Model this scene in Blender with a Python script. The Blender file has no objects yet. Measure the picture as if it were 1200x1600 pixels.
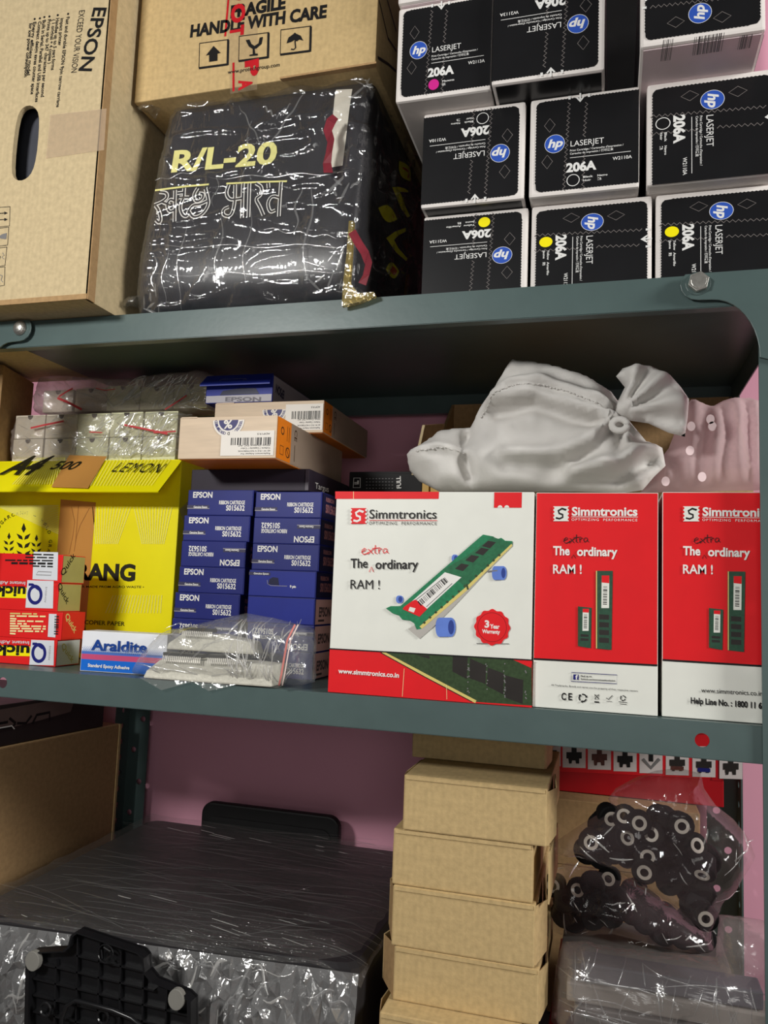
import bpy, bmesh, math, random
from mathutils import Vector, Matrix, noise
from mathutils.geometry import delaunay_2d_cdt

SC = bpy.context.scene
COL = SC.collection
PI = math.pi
rnd = random.Random(7)

# ------------------------------------------------------------------ camera
YAW, PITCH, ROLL = 0.28008, 0.10172, 0.03833
CAM = Vector((0.29113, -0.76473, 0.10204))
FPX = 1233.8
_f = Vector((-math.sin(YAW) * math.cos(PITCH), math.cos(YAW) * math.cos(PITCH), math.sin(PITCH)))
_r0 = Vector((math.cos(YAW), math.sin(YAW), 0))
_u0 = _r0.cross(_f)
CR = math.cos(ROLL) * _r0 + math.sin(ROLL) * _u0
CU = -math.sin(ROLL) * _r0 + math.cos(ROLL) * _u0
cam_d = bpy.data.cameras.new('camera')
cam = bpy.data.objects.new('camera', cam_d)
COL.objects.link(cam)
cam_d.sensor_fit = 'VERTICAL'
cam_d.sensor_height = 24
cam_d.lens = FPX * 24 / 1600
cam_d.clip_start = 0.02
mw = Matrix.Identity(4)
for i in range(3):
    mw[i][0], mw[i][1], mw[i][2], mw[i][3] = CR[i], CU[i], -_f[i], CAM[i]
cam.matrix_world = mw
SC.camera = cam

# ------------------------------------------------------------------ light
world = bpy.data.worlds.new('room_ambience')
SC.world = world
world.use_nodes = True
_bg = world.node_tree.nodes['Background']
_bg.inputs[0].default_value = (1.0, 0.96, 0.92, 1)
_bg.inputs[1].default_value = 0.06

def area(name, loc, target, sx, sy, power, color):
    l = bpy.data.lights.new(name, 'AREA')
    l.shape = 'RECTANGLE'
    l.size, l.size_y = sx, sy
    l.energy = power
    l.color = color
    o = bpy.data.objects.new(name, l)
    COL.objects.link(o)
    o.location = loc
    o.rotation_euler = (Vector(target) - Vector(loc)).to_track_quat('-Z', 'Y').to_euler()
    return o
area('tube_lamp', (-0.50, -1.15, 0.58), (0, 0.05, 0.2), 0.22, 0.12, 13.0, (1.0, 0.985, 0.945))
area('low_fill_light', (0.42, -1.35, 0.10), (0.05, 0.2, 0.1), 0.5, 0.4, 1.9, (1.0, 0.98, 0.94))  # added fill at camera height; lifts the bay wall and side faces
area('side_fill_light', (2.2, -0.65, 0.9), (0.5, 0.43, -0.05), 0.5, 0.5, 42, (1.0, 0.98, 0.94))  # unseen fill added at right to brighten the wall beyond the rack

vs = SC.view_settings
SC.display_settings.display_device = 'sRGB'
vs.view_transform = 'Standard'
vs.look = 'None'
vs.exposure = 0.0
vs.gamma = 1.0
vs.use_curve_mapping = False
SC.cycles.transparent_max_bounces = 24
SC.cycles.max_bounces = 8

# ------------------------------------------------------------------ pixel helpers (photo frame 1200 x 1600)
def ray(px, py):
    return (px - 600) / FPX * CR - (py - 800) / FPX * CU + _f
def onY(px, py, y):
    d = ray(px, py)
    return CAM + d * ((y - CAM.y) / d.y)
def onZ(px, py, z):
    d = ray(px, py)
    return CAM + d * ((z - CAM.z) / d.z)
def onX(px, py, x):
    d = ray(px, py)
    return CAM + d * ((x - CAM.x) / d.x)

# ------------------------------------------------------------------ materials
def lin(c):
    return tuple((v / 255 / 12.92 if v / 255 <= 0.04045 else ((v / 255 + 0.055) / 1.055) ** 2.4) for v in c)
MATS = {}
def M(name, rgb, rough=0.55, var=0.06, scale=40, bump=0.0, bscale=200, metal=0.0, spec=0.22, stretch=(1, 1, 1), coat=0.0):
    if name in MATS:
        return MATS[name]
    m = bpy.data.materials.new(name)
    m.use_nodes = True
    nt = m.node_tree
    b = nt.nodes['Principled BSDF']
    c = lin(rgb)
    tc = nt.nodes.new('ShaderNodeTexCoord')
    mp = nt.nodes.new('ShaderNodeMapping')
    mp.inputs['Scale'].default_value = stretch
    nt.links.new(tc.outputs['Object'], mp.inputs[0])
    nz = nt.nodes.new('ShaderNodeTexNoise')
    nz.inputs['Scale'].default_value = scale
    nz.inputs['Detail'].default_value = 3
    nt.links.new(mp.outputs[0], nz.inputs['Vector'])
    rp = nt.nodes.new('ShaderNodeValToRGB')
    rp.color_ramp.elements[0].position = 0.3
    rp.color_ramp.elements[1].position = 0.7
    rp.color_ramp.elements[0].color = tuple(max(0, v * (1 - var)) for v in c) + (1,)
    rp.color_ramp.elements[1].color = tuple(min(1, v * (1 + var)) for v in c) + (1,)
    nt.links.new(nz.outputs['Fac'], rp.inputs[0])
    nt.links.new(rp.outputs[0], b.inputs['Base Color'])
    b.inputs['Roughness'].default_value = rough
    b.inputs['Metallic'].default_value = metal
    b.inputs['Specular IOR Level'].default_value = spec
    b.inputs['Coat Weight'].default_value = coat
    if bump:
        n2 = nt.nodes.new('ShaderNodeTexNoise')
        n2.inputs['Scale'].default_value = bscale
        nt.links.new(mp.outputs[0], n2.inputs['Vector'])
        bp = nt.nodes.new('ShaderNodeBump')
        bp.inputs['Strength'].default_value = bump
        bp.inputs['Distance'].default_value = 0.001
        nt.links.new(n2.outputs['Fac'], bp.inputs['Height'])
        nt.links.new(bp.outputs[0], b.inputs['Normal'])
    MATS[name] = m
    return m

def card(name, rgb, flute=(1, 0, 0)):
    """Corrugated brown board: fibre speckle and the faint ribs of its flutes."""
    m = M(name, rgb, rough=0.8, var=0.1, scale=160, bump=0.15, bscale=500, spec=0.2)
    nt = m.node_tree
    b = nt.nodes['Principled BSDF']
    wv = nt.nodes.new('ShaderNodeTexWave')
    wv.bands_direction = 'X' if flute[0] else 'Z'
    wv.inputs['Scale'].default_value = 55
    wv.inputs['Distortion'].default_value = 1.5
    tc = [n for n in nt.nodes if n.type == 'TEX_COORD'][0]
    nt.links.new(tc.outputs['Object'], wv.inputs['Vector'])
    mx = nt.nodes.new('ShaderNodeMix')
    mx.data_type = 'RGBA'
    mx.blend_type = 'MULTIPLY'
    mx.inputs[0].default_value = 0.035
    rp = [n for n in nt.nodes if n.type == 'VALTORGB'][0]
    nt.links.new(rp.outputs[0], mx.inputs[6])
    nt.links.new(wv.outputs['Color'], mx.inputs[7])
    nt.links.new(mx.outputs[2], b.inputs['Base Color'])
    return m

def film(name, haze=0.08, tint=(1, 1, 1), gloss=0.10, rough=0.09, hazecol=(235, 232, 226), fres=0.8, bump=0.5, bscale=90, stretch=(1, 1, 1)):
    """Clear plastic film: see-through, a little milky, with crinkled glints."""
    m = bpy.data.materials.new(name)
    m.use_nodes = True
    nt = m.node_tree
    for n in list(nt.nodes):
        nt.nodes.remove(n)
    N = nt.nodes.new
    out = N('ShaderNodeOutputMaterial')
    tr = N('ShaderNodeBsdfTransparent')
    tr.inputs[0].default_value = tint + (1,)
    df = N('ShaderNodeBsdfDiffuse')
    df.inputs[0].default_value = lin(hazecol) + (1,)
    gl = N('ShaderNodeBsdfGlossy')
    gl.inputs['Roughness'].default_value = rough
    tc = N('ShaderNodeTexCoord')
    mp = N('ShaderNodeMapping')
    mp.inputs['Scale'].default_value = stretch
    nt.links.new(tc.outputs['Object'], mp.inputs[0])
    nz = N('ShaderNodeTexNoise')
    nz.inputs['Scale'].default_value = bscale
    nz.inputs['Detail'].default_value = 4
    nz.inputs['Distortion'].default_value = 0.6
    nt.links.new(mp.outputs[0], nz.inputs['Vector'])
    bp = N('ShaderNodeBump')
    bp.inputs['Strength'].default_value = bump
    bp.inputs['Distance'].default_value = 0.004
    nt.links.new(nz.outputs['Fac'], bp.inputs['Height'])
    nt.links.new(bp.outputs[0], gl.inputs['Normal'])
    lw = N('ShaderNodeLayerWeight')
    lw.inputs[0].default_value = 0.35
    nt.links.new(bp.outputs[0], lw.inputs['Normal'])
    ma = N('ShaderNodeMath')
    ma.operation = 'MULTIPLY_ADD'
    ma.use_clamp = True
    nt.links.new(lw.outputs['Facing'], ma.inputs[0])
    ma.inputs[1].default_value = fres * 0.4
    ma.inputs[2].default_value = gloss
    m1 = N('ShaderNodeMixShader')
    m1.inputs[0].default_value = haze
    nt.links.new(tr.outputs[0], m1.inputs[1])
    nt.links.new(df.outputs[0], m1.inputs[2])
    m2 = N('ShaderNodeMixShader')
    nt.links.new(ma.outputs[0], m2.inputs[0])
    nt.links.new(m1.outputs[0], m2.inputs[1])
    nt.links.new(gl.outputs[0], m2.inputs[2])
    nt.links.new(m2.outputs[0], out.inputs[0])
    return m

WHITE = M('white_ink', (232, 230, 226), 0.5, 0.02)
BLACK = M('black_ink', (24, 23, 24), 0.5, 0.05)
RED = M('red_ink', (214, 30, 38), 0.4, 0.03)
NAVY = M('navy_ink', (28, 32, 112), 0.5, 0.03)
YEL = M('yellow_ink', (246, 232, 10), 0.45, 0.02)
GREY = M('grey_ink', (120, 118, 118), 0.5, 0.03)
CREAM = M('cream_ink', (240, 232, 170), 0.5, 0.03)
GREEN = M('board_green_ink', (34, 122, 82), 0.45, 0.15, 300)
DGREEN = M('dark_board_green_ink', (52, 70, 44), 0.45, 0.2, 300)
CHIP = M('chip_black_ink', (44, 40, 38), 0.45, 0.1)
GOLD = M('gold_ink', (214, 196, 116), 0.4, 0.04)
BLUEW = M('blue_wheel_ink', (96, 126, 206), 0.4, 0.1)
DBLUEW = M('dark_blue_ink', (46, 66, 140), 0.4, 0.1)
ORANGE = M('orange_ink', (222, 122, 26), 0.45, 0.05)
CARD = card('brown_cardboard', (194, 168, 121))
CARDZ = card('brown_cardboard_light', (194, 175, 138))
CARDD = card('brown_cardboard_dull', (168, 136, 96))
STEEL = M('grey_blue_rack_paint', (76, 93, 92), 0.35, 0.05, 25, bump=0.06, bscale=120, spec=.4)
ZINC = M('zinc_plated_steel', (186, 184, 178), 0.35, 0.15, 200, metal=0.85)

# ------------------------------------------------------------------ mesh helpers
class MB:
    def __init__(s):
        s.v, s.f, s.mi, s.mats = [], [], [], []
    def m(s, mat):
        if mat not in s.mats:
            s.mats.append(mat)
        return s.mats.index(mat)
    def add(s, vs, fs, mat):
        o = len(s.v)
        i = s.m(mat)
        s.v += [Vector(v) for v in vs]
        for f in fs:
            s.f.append([o + k for k in f])
            s.mi.append(i)
    def box(s, lo, hi, mat):
        x0, y0, z0 = lo
        x1, y1, z1 = hi
        s.add([(x0, y0, z0), (x1, y0, z0), (x1, y1, z0), (x0, y1, z0), (x0, y0, z1), (x1, y0, z1), (x1, y1, z1), (x0, y1, z1)],
              [(0, 3, 2, 1), (4, 5, 6, 7), (0, 1, 5, 4), (1, 2, 6, 5), (2, 3, 7, 6), (3, 0, 4, 7)], mat)
    def prism(s, pts, ext, mat):
        """Closed polygon pts (3-D, planar) extruded by ext."""
        n = len(pts)
        a = [Vector(p) for p in pts]
        b = [p + Vector(ext) for p in a]
        fs = [list(range(n))[::-1], list(range(n, 2 * n))]
        fs += [(i, (i + 1) % n, n + (i + 1) % n, n + i) for i in range(n)]
        s.add(a + b, fs, mat)
    def tube(s, pts, r, mat, n=8, cap=True):
        pts = [Vector(p) for p in pts]
        rings = []
        rr = r if isinstance(r, (list, tuple)) else [r] * len(pts)
        for i, p in enumerate(pts):
            t = (pts[min(i + 1, len(pts) - 1)] - pts[max(i - 1, 0)]).normalized()
            a = t.orthogonal().normalized() if i == 0 else (rings[-1][1] - t * rings[-1][1].dot(t)).normalized()
            rings.append((p, a, t.cross(a)))
        vs, fs = [], []
        for (p, a, b), q in zip(rings, rr):
            vs += [p + (a * math.cos(2 * PI * k / n) + b * math.sin(2 * PI * k / n)) * q for k in range(n)]
        for i in range(len(pts) - 1):
            fs += [(i * n + k, i * n + (k + 1) % n, (i + 1) * n + (k + 1) % n, (i + 1) * n + k) for k in range(n)]
        if cap:
            fs += [list(range(n))[::-1], [(len(pts) - 1) * n + k for k in range(n)]]
        s.add(vs, fs, mat)
    def rings(s, rings, mat, closed=True, caps=True):
        n = len(rings[0])
        vs = [p for r in rings for p in r]
        fs = []
        for i in range(len(rings) - 1):
            for k in range(n if closed else n - 1):
                fs.append((i * n + k, i * n + (k + 1) % n, (i + 1) * n + (k + 1) % n, (i + 1) * n + k))
        if caps and closed:
            fs += [list(range(n))[::-1], [(len(rings) - 1) * n + k for k in range(n)]]
        s.add(vs, fs, mat)
    def build(s, name, parent=None, smooth=False, bevel=0, solid=0, loc=None):
        me = bpy.data.meshes.new(name)
        me.from_pydata([tuple(v) for v in s.v], [], s.f)
        for m in s.mats:
            me.materials.append(m)
        me.polygons.foreach_set('material_index', s.mi)
        if smooth:
            me.polygons.foreach_set('use_smooth', [True] * len(me.polygons))
        me.update()
        o = bpy.data.objects.new(name, me)
        COL.objects.link(o)
        if parent:
            o.parent = parent
        if loc:
            o.location = loc
        if bevel:
            b = o.modifiers.new('bevel', 'BEVEL')
            b.width = bevel
            b.segments = 2
            b.limit_method = 'ANGLE'
        if solid:
            b = o.modifiers.new('solid', 'SOLIDIFY')
            b.thickness = solid
            b.offset = 0
        return o

def tag(o, label, cat, group=None, kind=None):
    if label:
        o['label'] = label
    if cat:
        o['category'] = cat
    if group:
        o['group'] = group
    if kind:
        o['kind'] = kind
    return o
def thing(name, label, cat, loc=(0, 0, 0), rot=0.0, group=None):
    o = bpy.data.objects.new(name, None)
    o.empty_display_size = 0.02
    COL.objects.link(o)
    o.location = loc
    o.rotation_euler = (0, 0, rot)
    return tag(o, label, cat, group)
def plab(o, label):
    o['label'] = label
    return o
def structure(o):
    o['kind'] = 'structure'
    return o

# ------------------------------------------------------------------ print on faces
_tc = bpy.data.curves.new('glyphs', 'FONT')
_to = bpy.data.objects.new('glyphs', _tc)
_cache = {}
def glyphs(s, bold=0.0, space=1.0):
    k = (s, bold, space)
    if k not in _cache:
        _tc.body = s
        _tc.size = 1
        _tc.resolution_u = 3
        _tc.offset = bold
        _tc.space_character = space
        me = _to.to_mesh()
        vs = [(v.co.x, v.co.y) for v in me.vertices]
        fs = [list(p.vertices) for p in me.polygons]
        _to.to_mesh_clear()
        xs = [v[0] for v in vs] or [0, 1]
        x0, x1 = min(xs), max(xs)
        _cache[k] = ([((x - x0) / (x1 - x0), y) for x, y in vs], fs, x1 - x0)
    return _cache[k]
CAP = 0.727

class Print:
    """Flat print on one face of a thing: o + u*a + v*b, lifted along n."""
    def __init__(s, root, o, u, v, lift=0.0003, xf=None):
        s.root = root
        s.o, s.u, s.v = Vector(o), Vector(u), Vector(v)
        s.n = s.u.cross(s.v).normalized()
        s.lift = lift
        s.mb = MB()
        s.xf = xf
        s.surf = None
        Mw = Matrix.Translation(root.location) @ root.rotation_euler.to_matrix().to_4x4()
        s.O = Mw @ s.o
        R = Mw.to_3x3()
        s.U, s.V, s.Nn = R @ s.u, R @ s.v, R @ s.n
    def px(s, x, y):
        d = ray(x, y)
        p = CAM + d * ((s.O - CAM).dot(s.Nn) / d.dot(s.Nn)) - s.O
        return (p.dot(s.U), p.dot(s.V))
    def raw(s, pts, fs, mat):
        s.lift += 0.00001
        if s.xf:
            pts = [s.xf(*p) for p in pts]
        if s.surf:
            vs = [s.surf(a, b) for a, b in pts]
        else:
            vs = [s.o + s.u * a + s.v * b + s.n * s.lift for a, b in pts]
        s.mb.add(vs, fs, mat)
    def poly(s, pts, mat):
        s.raw(pts, [list(range(len(pts)))], mat)
    def ppoly(s, pts, mat):
        s.poly([s.px(*p) for p in pts], mat)
    def rect(s, x0, y0, x1, y1, mat):
        s.poly([(x0, y0), (x1, y0), (x1, y1), (x0, y1)], mat)
    def circle(s, x, y, r, mat, n=24, ry=None):
        ry = ry or r
        s.poly([(x + r * math.cos(2 * PI * k / n), y + ry * math.sin(2 * PI * k / n)) for k in range(n)], mat)
    def ring(s, x, y, r, w, mat, n=24):
        pts = [(x + q * math.cos(2 * PI * k / n), y + q * math.sin(2 * PI * k / n)) for q in (r - w, r) for k in range(n)]
        s.raw(pts, [(k, (k + 1) % n, n + (k + 1) % n, n + k) for k in range(n)], mat)
    def line(s, pts, w, mat, closed=False):
        P = [Vector(p) for p in pts]
        if closed:
            P = P + [P[0]]
        vs, fs = [], []
        for i, p in enumerate(P):
            a = P[max(i - 1, 0)] if not (closed and i == 0) else P[-2]
            b = P[min(i + 1, len(P) - 1)] if not (closed and i == len(P) - 1) else P[1]
            t = (b - a)
            t = t.normalized() if t.length > 1e-9 else Vector((1, 0))
            q = Vector((-t.y, t.x)) * w / 2
            vs += [tuple(p + q), tuple(p - q)]
            if i:
                fs.append((2 * i - 2, 2 * i - 1, 2 * i + 1, 2 * i))
        s.raw(vs, fs, mat)
    def pline(s, pts, wpx, mat, closed=False):
        q = [s.px(*p) for p in pts]
        a, b = s.px(pts[0][0], pts[0][1]), s.px(pts[0][0] + 1, pts[0][1])
        s.line(q, wpx * math.hypot(a[0] - b[0], a[1] - b[1]), mat, closed)
    def text(s, t, p0, p1, h, mat, bold=0.0, ital=0.0, space=1.0):
        """Text whose baseline runs p0 -> p1, capital height h."""
        g, fs, W = glyphs(t, bold, space)
        e = Vector(p1) - Vector(p0)
        L = e.length
        e = e / L
        q = Vector((-e.y, e.x))
        sy = h / CAP
        pts = [tuple(Vector(p0) + e * (x * L + ital * y * sy) + q * (y * sy)) for x, y in g]
        s.raw(pts, fs, mat)
    def T(s, t, a, b, hpx, mat, bold=0.0, ital=0.0, space=1.0):
        p0, p1 = s.px(*a), s.px(*b)
        d = Vector((b[0] - a[0], b[1] - a[1])).normalized()
        up = s.px(a[0] + d.y * hpx, a[1] - d.x * hpx)
        s.text(t, p0, p1, math.hypot(up[0] - p0[0], up[1] - p0[1]), mat, bold, ital, space)
    def bars(s, p0, p1, h, mat, n=22, seed=1):
        r = random.Random(seed)
        e = Vector(p1) - Vector(p0)
        q = Vector((-e.y, e.x)).normalized() * h
        x = 0
        w = [r.choice((1, 1, 2, 3)) for _ in range(2 * n)]
        tot = sum(w)
        vs, fs = [], []
        for i in range(n):
            a = Vector(p0) + e * (x / tot)
            x += w[2 * i]
            b = Vector(p0) + e * (x / tot)
            x += w[2 * i + 1]
            k = len(vs)
            vs += [tuple(a), tuple(b), tuple(b + q), tuple(a + q)]
            fs.append((k, k + 1, k + 2, k + 3))
        s.raw(vs, fs, mat)
    def pbars(s, a, b, hpx, mat, n=22, seed=1):
        p0, p1 = s.px(*a), s.px(*b)
        d = Vector((b[0] - a[0], b[1] - a[1])).normalized()
        up = s.px(a[0] + d.y * hpx, a[1] - d.x * hpx)
        s.bars(p0, p1, math.hypot(up[0] - p0[0], up[1] - p0[1]), mat, n, seed)
    def greek(s, a, b, hpx, mat, seed=1):
        """A line of print too small to read: short word-long dashes."""
        r = random.Random(seed)
        x = 0.0
        a, b = Vector(a), Vector(b)
        L = (b - a).length
        e = (b - a) / L
        while x < L - 2:
            w = min(r.uniform(6, 18), L - x)
            p, q = a + e * x, a + e * (x + w)
            s.pline([tuple(p), tuple(q)], hpx, mat)
            x += w + 2.5
    def build(s, name, parent=None):
        return s.mb.build(name, parent or s.root)

def cbox(w, d, h, mat, bev=0.0012, lo=(0, 0, 0)):
    bm = bmesh.new()
    bmesh.ops.create_cube(bm, size=1)
    for v in bm.verts:
        v.co = Vector((lo[0] + (v.co.x + .5) * w, lo[1] + (v.co.y + .5) * d, lo[2] + (v.co.z + .5) * h))
    bmesh.ops.bevel(bm, geom=list(bm.edges), offset=bev, segments=2, profile=0.6, affect='EDGES')
    mb = MB()
    mb.add([v.co.copy() for v in bm.verts], [[v.index for v in f.verts] for f in bm.faces], mat)
    bm.free()
    return mb

class Box:
    """A closed carton: an Empty at its front left bottom corner, a body, and prints on its faces."""
    def __init__(s, name, label, cat, x0, x1, y, d, z0, z1, mat, rot=0.0, group=None, bev=0.0012, body='body'):
        s.w, s.d, s.h = x1 - x0, d, z1 - z0
        s.root = thing(name, label, cat, (x0, y, z0), rot, group)
        s.body = cbox(s.w, s.d, s.h, mat, bev).build(body, s.root) if body else None
    def front(s, **k):
        return Print(s.root, (0, 0, 0), (1, 0, 0), (0, 0, 1), **k)
    def right(s, **k):
        return Print(s.root, (s.w, 0, 0), (0, 1, 0), (0, 0, 1), **k)
    def bottom(s, **k):
        return Print(s.root, (0, s.d, 0), (1, 0, 0), (0, -1, 0), **k)

def resample(pts, step):
    out = []
    n = len(pts)
    for i in range(n):
        a, b = Vector(pts[i]), Vector(pts[(i + 1) % n])
        k = max(1, int((b - a).length / step))
        out += [a + (b - a) * (j / k) for j in range(k)]
    return out
def smooth_loop(pts, it=2):
    P = [Vector(p) for p in pts]
    for _ in range(it):
        Q = []
        n = len(P)
        for i in range(n):
            a, b = P[i], P[(i + 1) % n]
            Q += [a * .75 + b * .25, a * .25 + b * .75]
        P = Q
    return P
def pillow(outline, yc, front, back, R, step, mat, fold=None, ymap=None):
    """A filled bag: an outline in x,z puffed to both sides of the plane yc; fold(x,z,d) adds creases."""
    B = resample(outline, step)
    xs, zs = [p.x for p in B], [p.y for p in B]
    def dist(p):
        m = 9
        n = len(B)
        for i in range(n):
            a, b = B[i], B[(i + 1) % n]
            ab = b - a
            t = max(0, min(1, (p - a).dot(ab) / max(ab.length_squared, 1e-12)))
            m = min(m, (a + ab * t - p).length)
        return m
    def inside(p):
        c = False
        n = len(B)
        for i in range(n):
            a, b = B[i], B[(i + 1) % n]
            if (a.y > p.y) != (b.y > p.y) and p.x < (b.x - a.x) * (p.y - a.y) / (b.y - a.y) + a.x:
                c = not c
        return c
    pts = [p.copy() for p in B]
    nb = len(B)
    D = [0.0] * nb
    r = random.Random(3)
    z = min(zs) + step * .5
    row = 0
    while z < max(zs):
        x = min(xs) + step * (.5 if row % 2 else 0)
        while x < max(xs):
            p = Vector((x + r.uniform(-.1, .1) * step, z + r.uniform(-.1, .1) * step))
            if inside(p):
                d = dist(p)
                if d > step * .45:
                    pts.append(p)
                    D.append(d)
            x += step
        z += step * .866
        row += 1
    co, ed, fa, ov, oe, of = delaunay_2d_cdt(pts, [(i, (i + 1) % nb) for i in range(nb)], [], 1, 1e-7)
    mb = MB()
    n = len(co)
    dd = []
    for i in range(n):
        dd.append(D[ov[i][0]] if ov[i] else 0.0)
    V = []
    for sgn, amp in ((-1, front), (1, back)):
        for i, p in enumerate(co):
            d = dd[i]
            t = amp * math.sqrt(max(0, 1 - (1 - min(d / R, 1)) ** 2))
            y = yc + sgn * t
            if fold and d > 1e-6:
                y += sgn * fold(p.x, p.y, d, sgn)
            if ymap:
                y += ymap(p.x, p.y)
            V.append((p.x, y, p.y))
    fs = []
    bset = [d < 1e-6 for d in dd]
    for f in fa:
        f = list(f)
        fs.append(f[::-1] if False else f)
    F = []
    for f in fs:
        a, b, c = (co[f[0]], co[f[1]], co[f[2]])
        area2 = (b - a).cross(c - a)
        g = f if area2 > 0 else f[::-1]
        F.append(g)                                       # front side (normal -y)
        F.append([(i if bset[i] else i + n) for i in g[::-1]])
    mb.add(V, F, mat)
    return mb
def local(mb, o):
    o = Vector(o)
    mb.v = [v - o for v in mb.v]
    return mb
def crk(x, y, z, f, sharp=3):
    v = 1 - abs(noise.noise(Vector((x * f, y * f, z * f)))) * 2
    return max(0, v) ** sharp

GLINT = film('film_pleat', haze=.38, gloss=.22, rough=.14, bump=.2, hazecol=(236, 234, 230))  # whitish colour of the raised creases imitates glints on the film
GLINTD = film('faint_film_glint', haze=.16, gloss=.16, rough=.16, bump=.2, hazecol=(220, 220, 220))
def glint_strips(parent, paths, mat, w0, w1, rng, name='film_glint_strips', label='thin pale strips standing in for glints on the film'):
    """Narrow raised creases of a film; each path is (points, normal)."""
    mb = MB()
    for pts, n in paths:
        w = rng.uniform(w0, w1)
        vs = []
        m = len(pts)
        for i, p in enumerate(pts):
            t = (pts[min(i + 1, m - 1)] - pts[max(i - 1, 0)]).normalized()
            q = t.cross(n).normalized() * w * (0.25 + math.sin(PI * (i + .3) / (m - .4)))
            vs += [p + q, p + n * w * .6, p - q]
        fs = []
        for i in range(m - 1):
            fs += [(3 * i, 3 * i + 1, 3 * i + 4, 3 * i + 3), (3 * i + 1, 3 * i + 2, 3 * i + 5, 3 * i + 4)]
        mb.add(vs, fs, mat)
    o = mb.build(name, parent, smooth=True)
    o['kind'] = 'stuff'
    return o
def front_of(mb):
    """Height field y(x, z) of the camera side of a filled bag."""
    from mathutils.kdtree import KDTree
    n = len(mb.v) // 2
    kd = KDTree(n)
    for i in range(n):
        kd.insert(Vector((mb.v[i].x, mb.v[i].z, 0)), i)
    kd.balance()
    def f(x, z):
        r = kd.find_n(Vector((x, z, 0)), 3)
        W = [1 / (q[2] + 1e-5) for q in r]
        return sum(mb.v[q[1]].y * w for q, w in zip(r, W)) / sum(W), r[0][2]
    return f
def bag_glint_strips(t, mb, n, x0, x1, z0, z1, l0, l1, a0, a1, seed, mat=None, w0=.0003, w1=.0009):
    """n random creases on a filled bag's front inside the box x0..x1, z0..z1 (bag's own frame)."""
    f = front_of(mb)
    r = random.Random(seed)
    paths = []
    while len(paths) < n:
        x, z = r.uniform(x0, x1), r.uniform(z0, z1)
        a, L = r.uniform(a0, a1), r.uniform(l0, l1)
        bow = r.uniform(-.2, .2)
        pts = []
        for k in range(7):
            q = k / 6 - .5
            px_ = x + L * (q * math.cos(a) - bow * (q * q) * math.sin(a))
            pz_ = z + L * (q * math.sin(a) + bow * (q * q) * math.cos(a))
            y, d = f(px_, pz_)
            if d < .006 and z0 - .002 <= pz_ <= z1 + .002:
                pts.append(Vector((px_, y - .0008, pz_)))
        if len(pts) < 4:
            n -= 1
            continue
        paths.append((pts, Vector((0, -1, 0))))
    return glint_strips(t, paths, mat or GLINT, w0, w1, r)

# ================================================================== the setting
PINK = M('pink_wall_paint', (234, 168, 190), 0.7, 0.03, 6, bump=0.05, bscale=150)
w_ = MB(); w_.box((-2.6, 0.43, -1.2), (2.8, 0.5, 2.2), PINK); structure(w_.build('wall_back'))
w_ = MB(); w_.box((-2.6, -3.0, -1.25), (2.8, 0.5, -1.2), M('grey_floor_tile', (120, 114, 108), 0.4, 0.1, 8)); structure(w_.build('floor'))

# ------------------------------------------------------------------ slotted angle rack
XL, XR, PW, RD = -0.471, 0.4575, 0.038, 0.405
LIP = 0.031
rack = thing('steel_rack', 'tall grey blue slotted steel rack carrying all the stacked stock', 'shelving rack', (0, 0, -1.2))
def plate(mb, o, u, v, L, W, holes, r, mat, n=12):
    """A strip L long (along u) and W wide (along v) with round holes at (a, b)."""
    o, u, v = Vector(o), Vector(u), Vector(v)
    hs = sorted(holes)
    a = 0.0
    def P(x, y):
        return o + u * x + v * y
    for (c, b) in hs:
        e = r * 1.35
        if c - e > a:
            mb.add([P(a, 0), P(c - e, 0), P(c - e, W), P(a, W)], [(0, 1, 2, 3)], mat)
        lo, hi = c - e, c + e
        outer, inner = [], []
        for k in range(n):
            t = 2 * PI * (k + .5) / n
            x, y = math.cos(t), math.sin(t)
            inner.append(P(c + r * x, b + r * y))
            sc = min(e / abs(x) if x else 9, ((W - b) if y > 0 else b) / abs(y) if y else 9)
            outer.append((c + x * sc, b + y * sc))
        corner = [(hi, W), (lo, W), (lo, 0), (hi, 0)]
        for k in range(n):
            p, q = outer[k], outer[(k + 1) % n]
            poly = [inner[k], P(*p)]
            for cc in corner:
                t0, t1 = 2 * PI * (k + .5) / n, 2 * PI * (k + 1.5) / n
                tc = math.atan2(cc[1] - b, cc[0] - c) % (2 * PI)
                if t0 < tc < t1 or t0 < tc + 2 * PI < t1:
                    poly.append(P(*cc))
            poly += [P(*q), inner[(k + 1) % n]]
            mb.add(poly, [list(range(len(poly)))], mat)
        a = c + e
    if a < L:
        mb.add([P(a, 0), P(L, 0), P(L, W), P(a, W)], [(0, 1, 2, 3)], mat)
def post(left, front):
    mb = MB()
    y = -0.003 if front else RD + .003
    H = 1.2 + .4085
    holes = [(0.03 + .05 * k, PW * .5 + (.007 if k % 2 else -.007)) for k in range(31)] if not front else [(0.013 + .05 * k, PW * .55) for k in range(31)]
    x0 = XL if left else XR - PW
    plate(mb, (x0, y, 0), (0, 0, 1), (1, 0, 0), H, PW, holes, .0048, STEEL)
    xs = XL if left else XR
    plate(mb, (xs, min(y, y + (PW if front else -PW)), 0), (0, 0, 1), (0, 1, 0), H, PW, [(0.02 + .025 * k, PW * .5) for k in range(61)], .0045, STEEL)
    return mb.build('post', rack, solid=.0022)
for lf in (True, False):
    for fr in (True, False):
        post(lf, fr)
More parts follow.
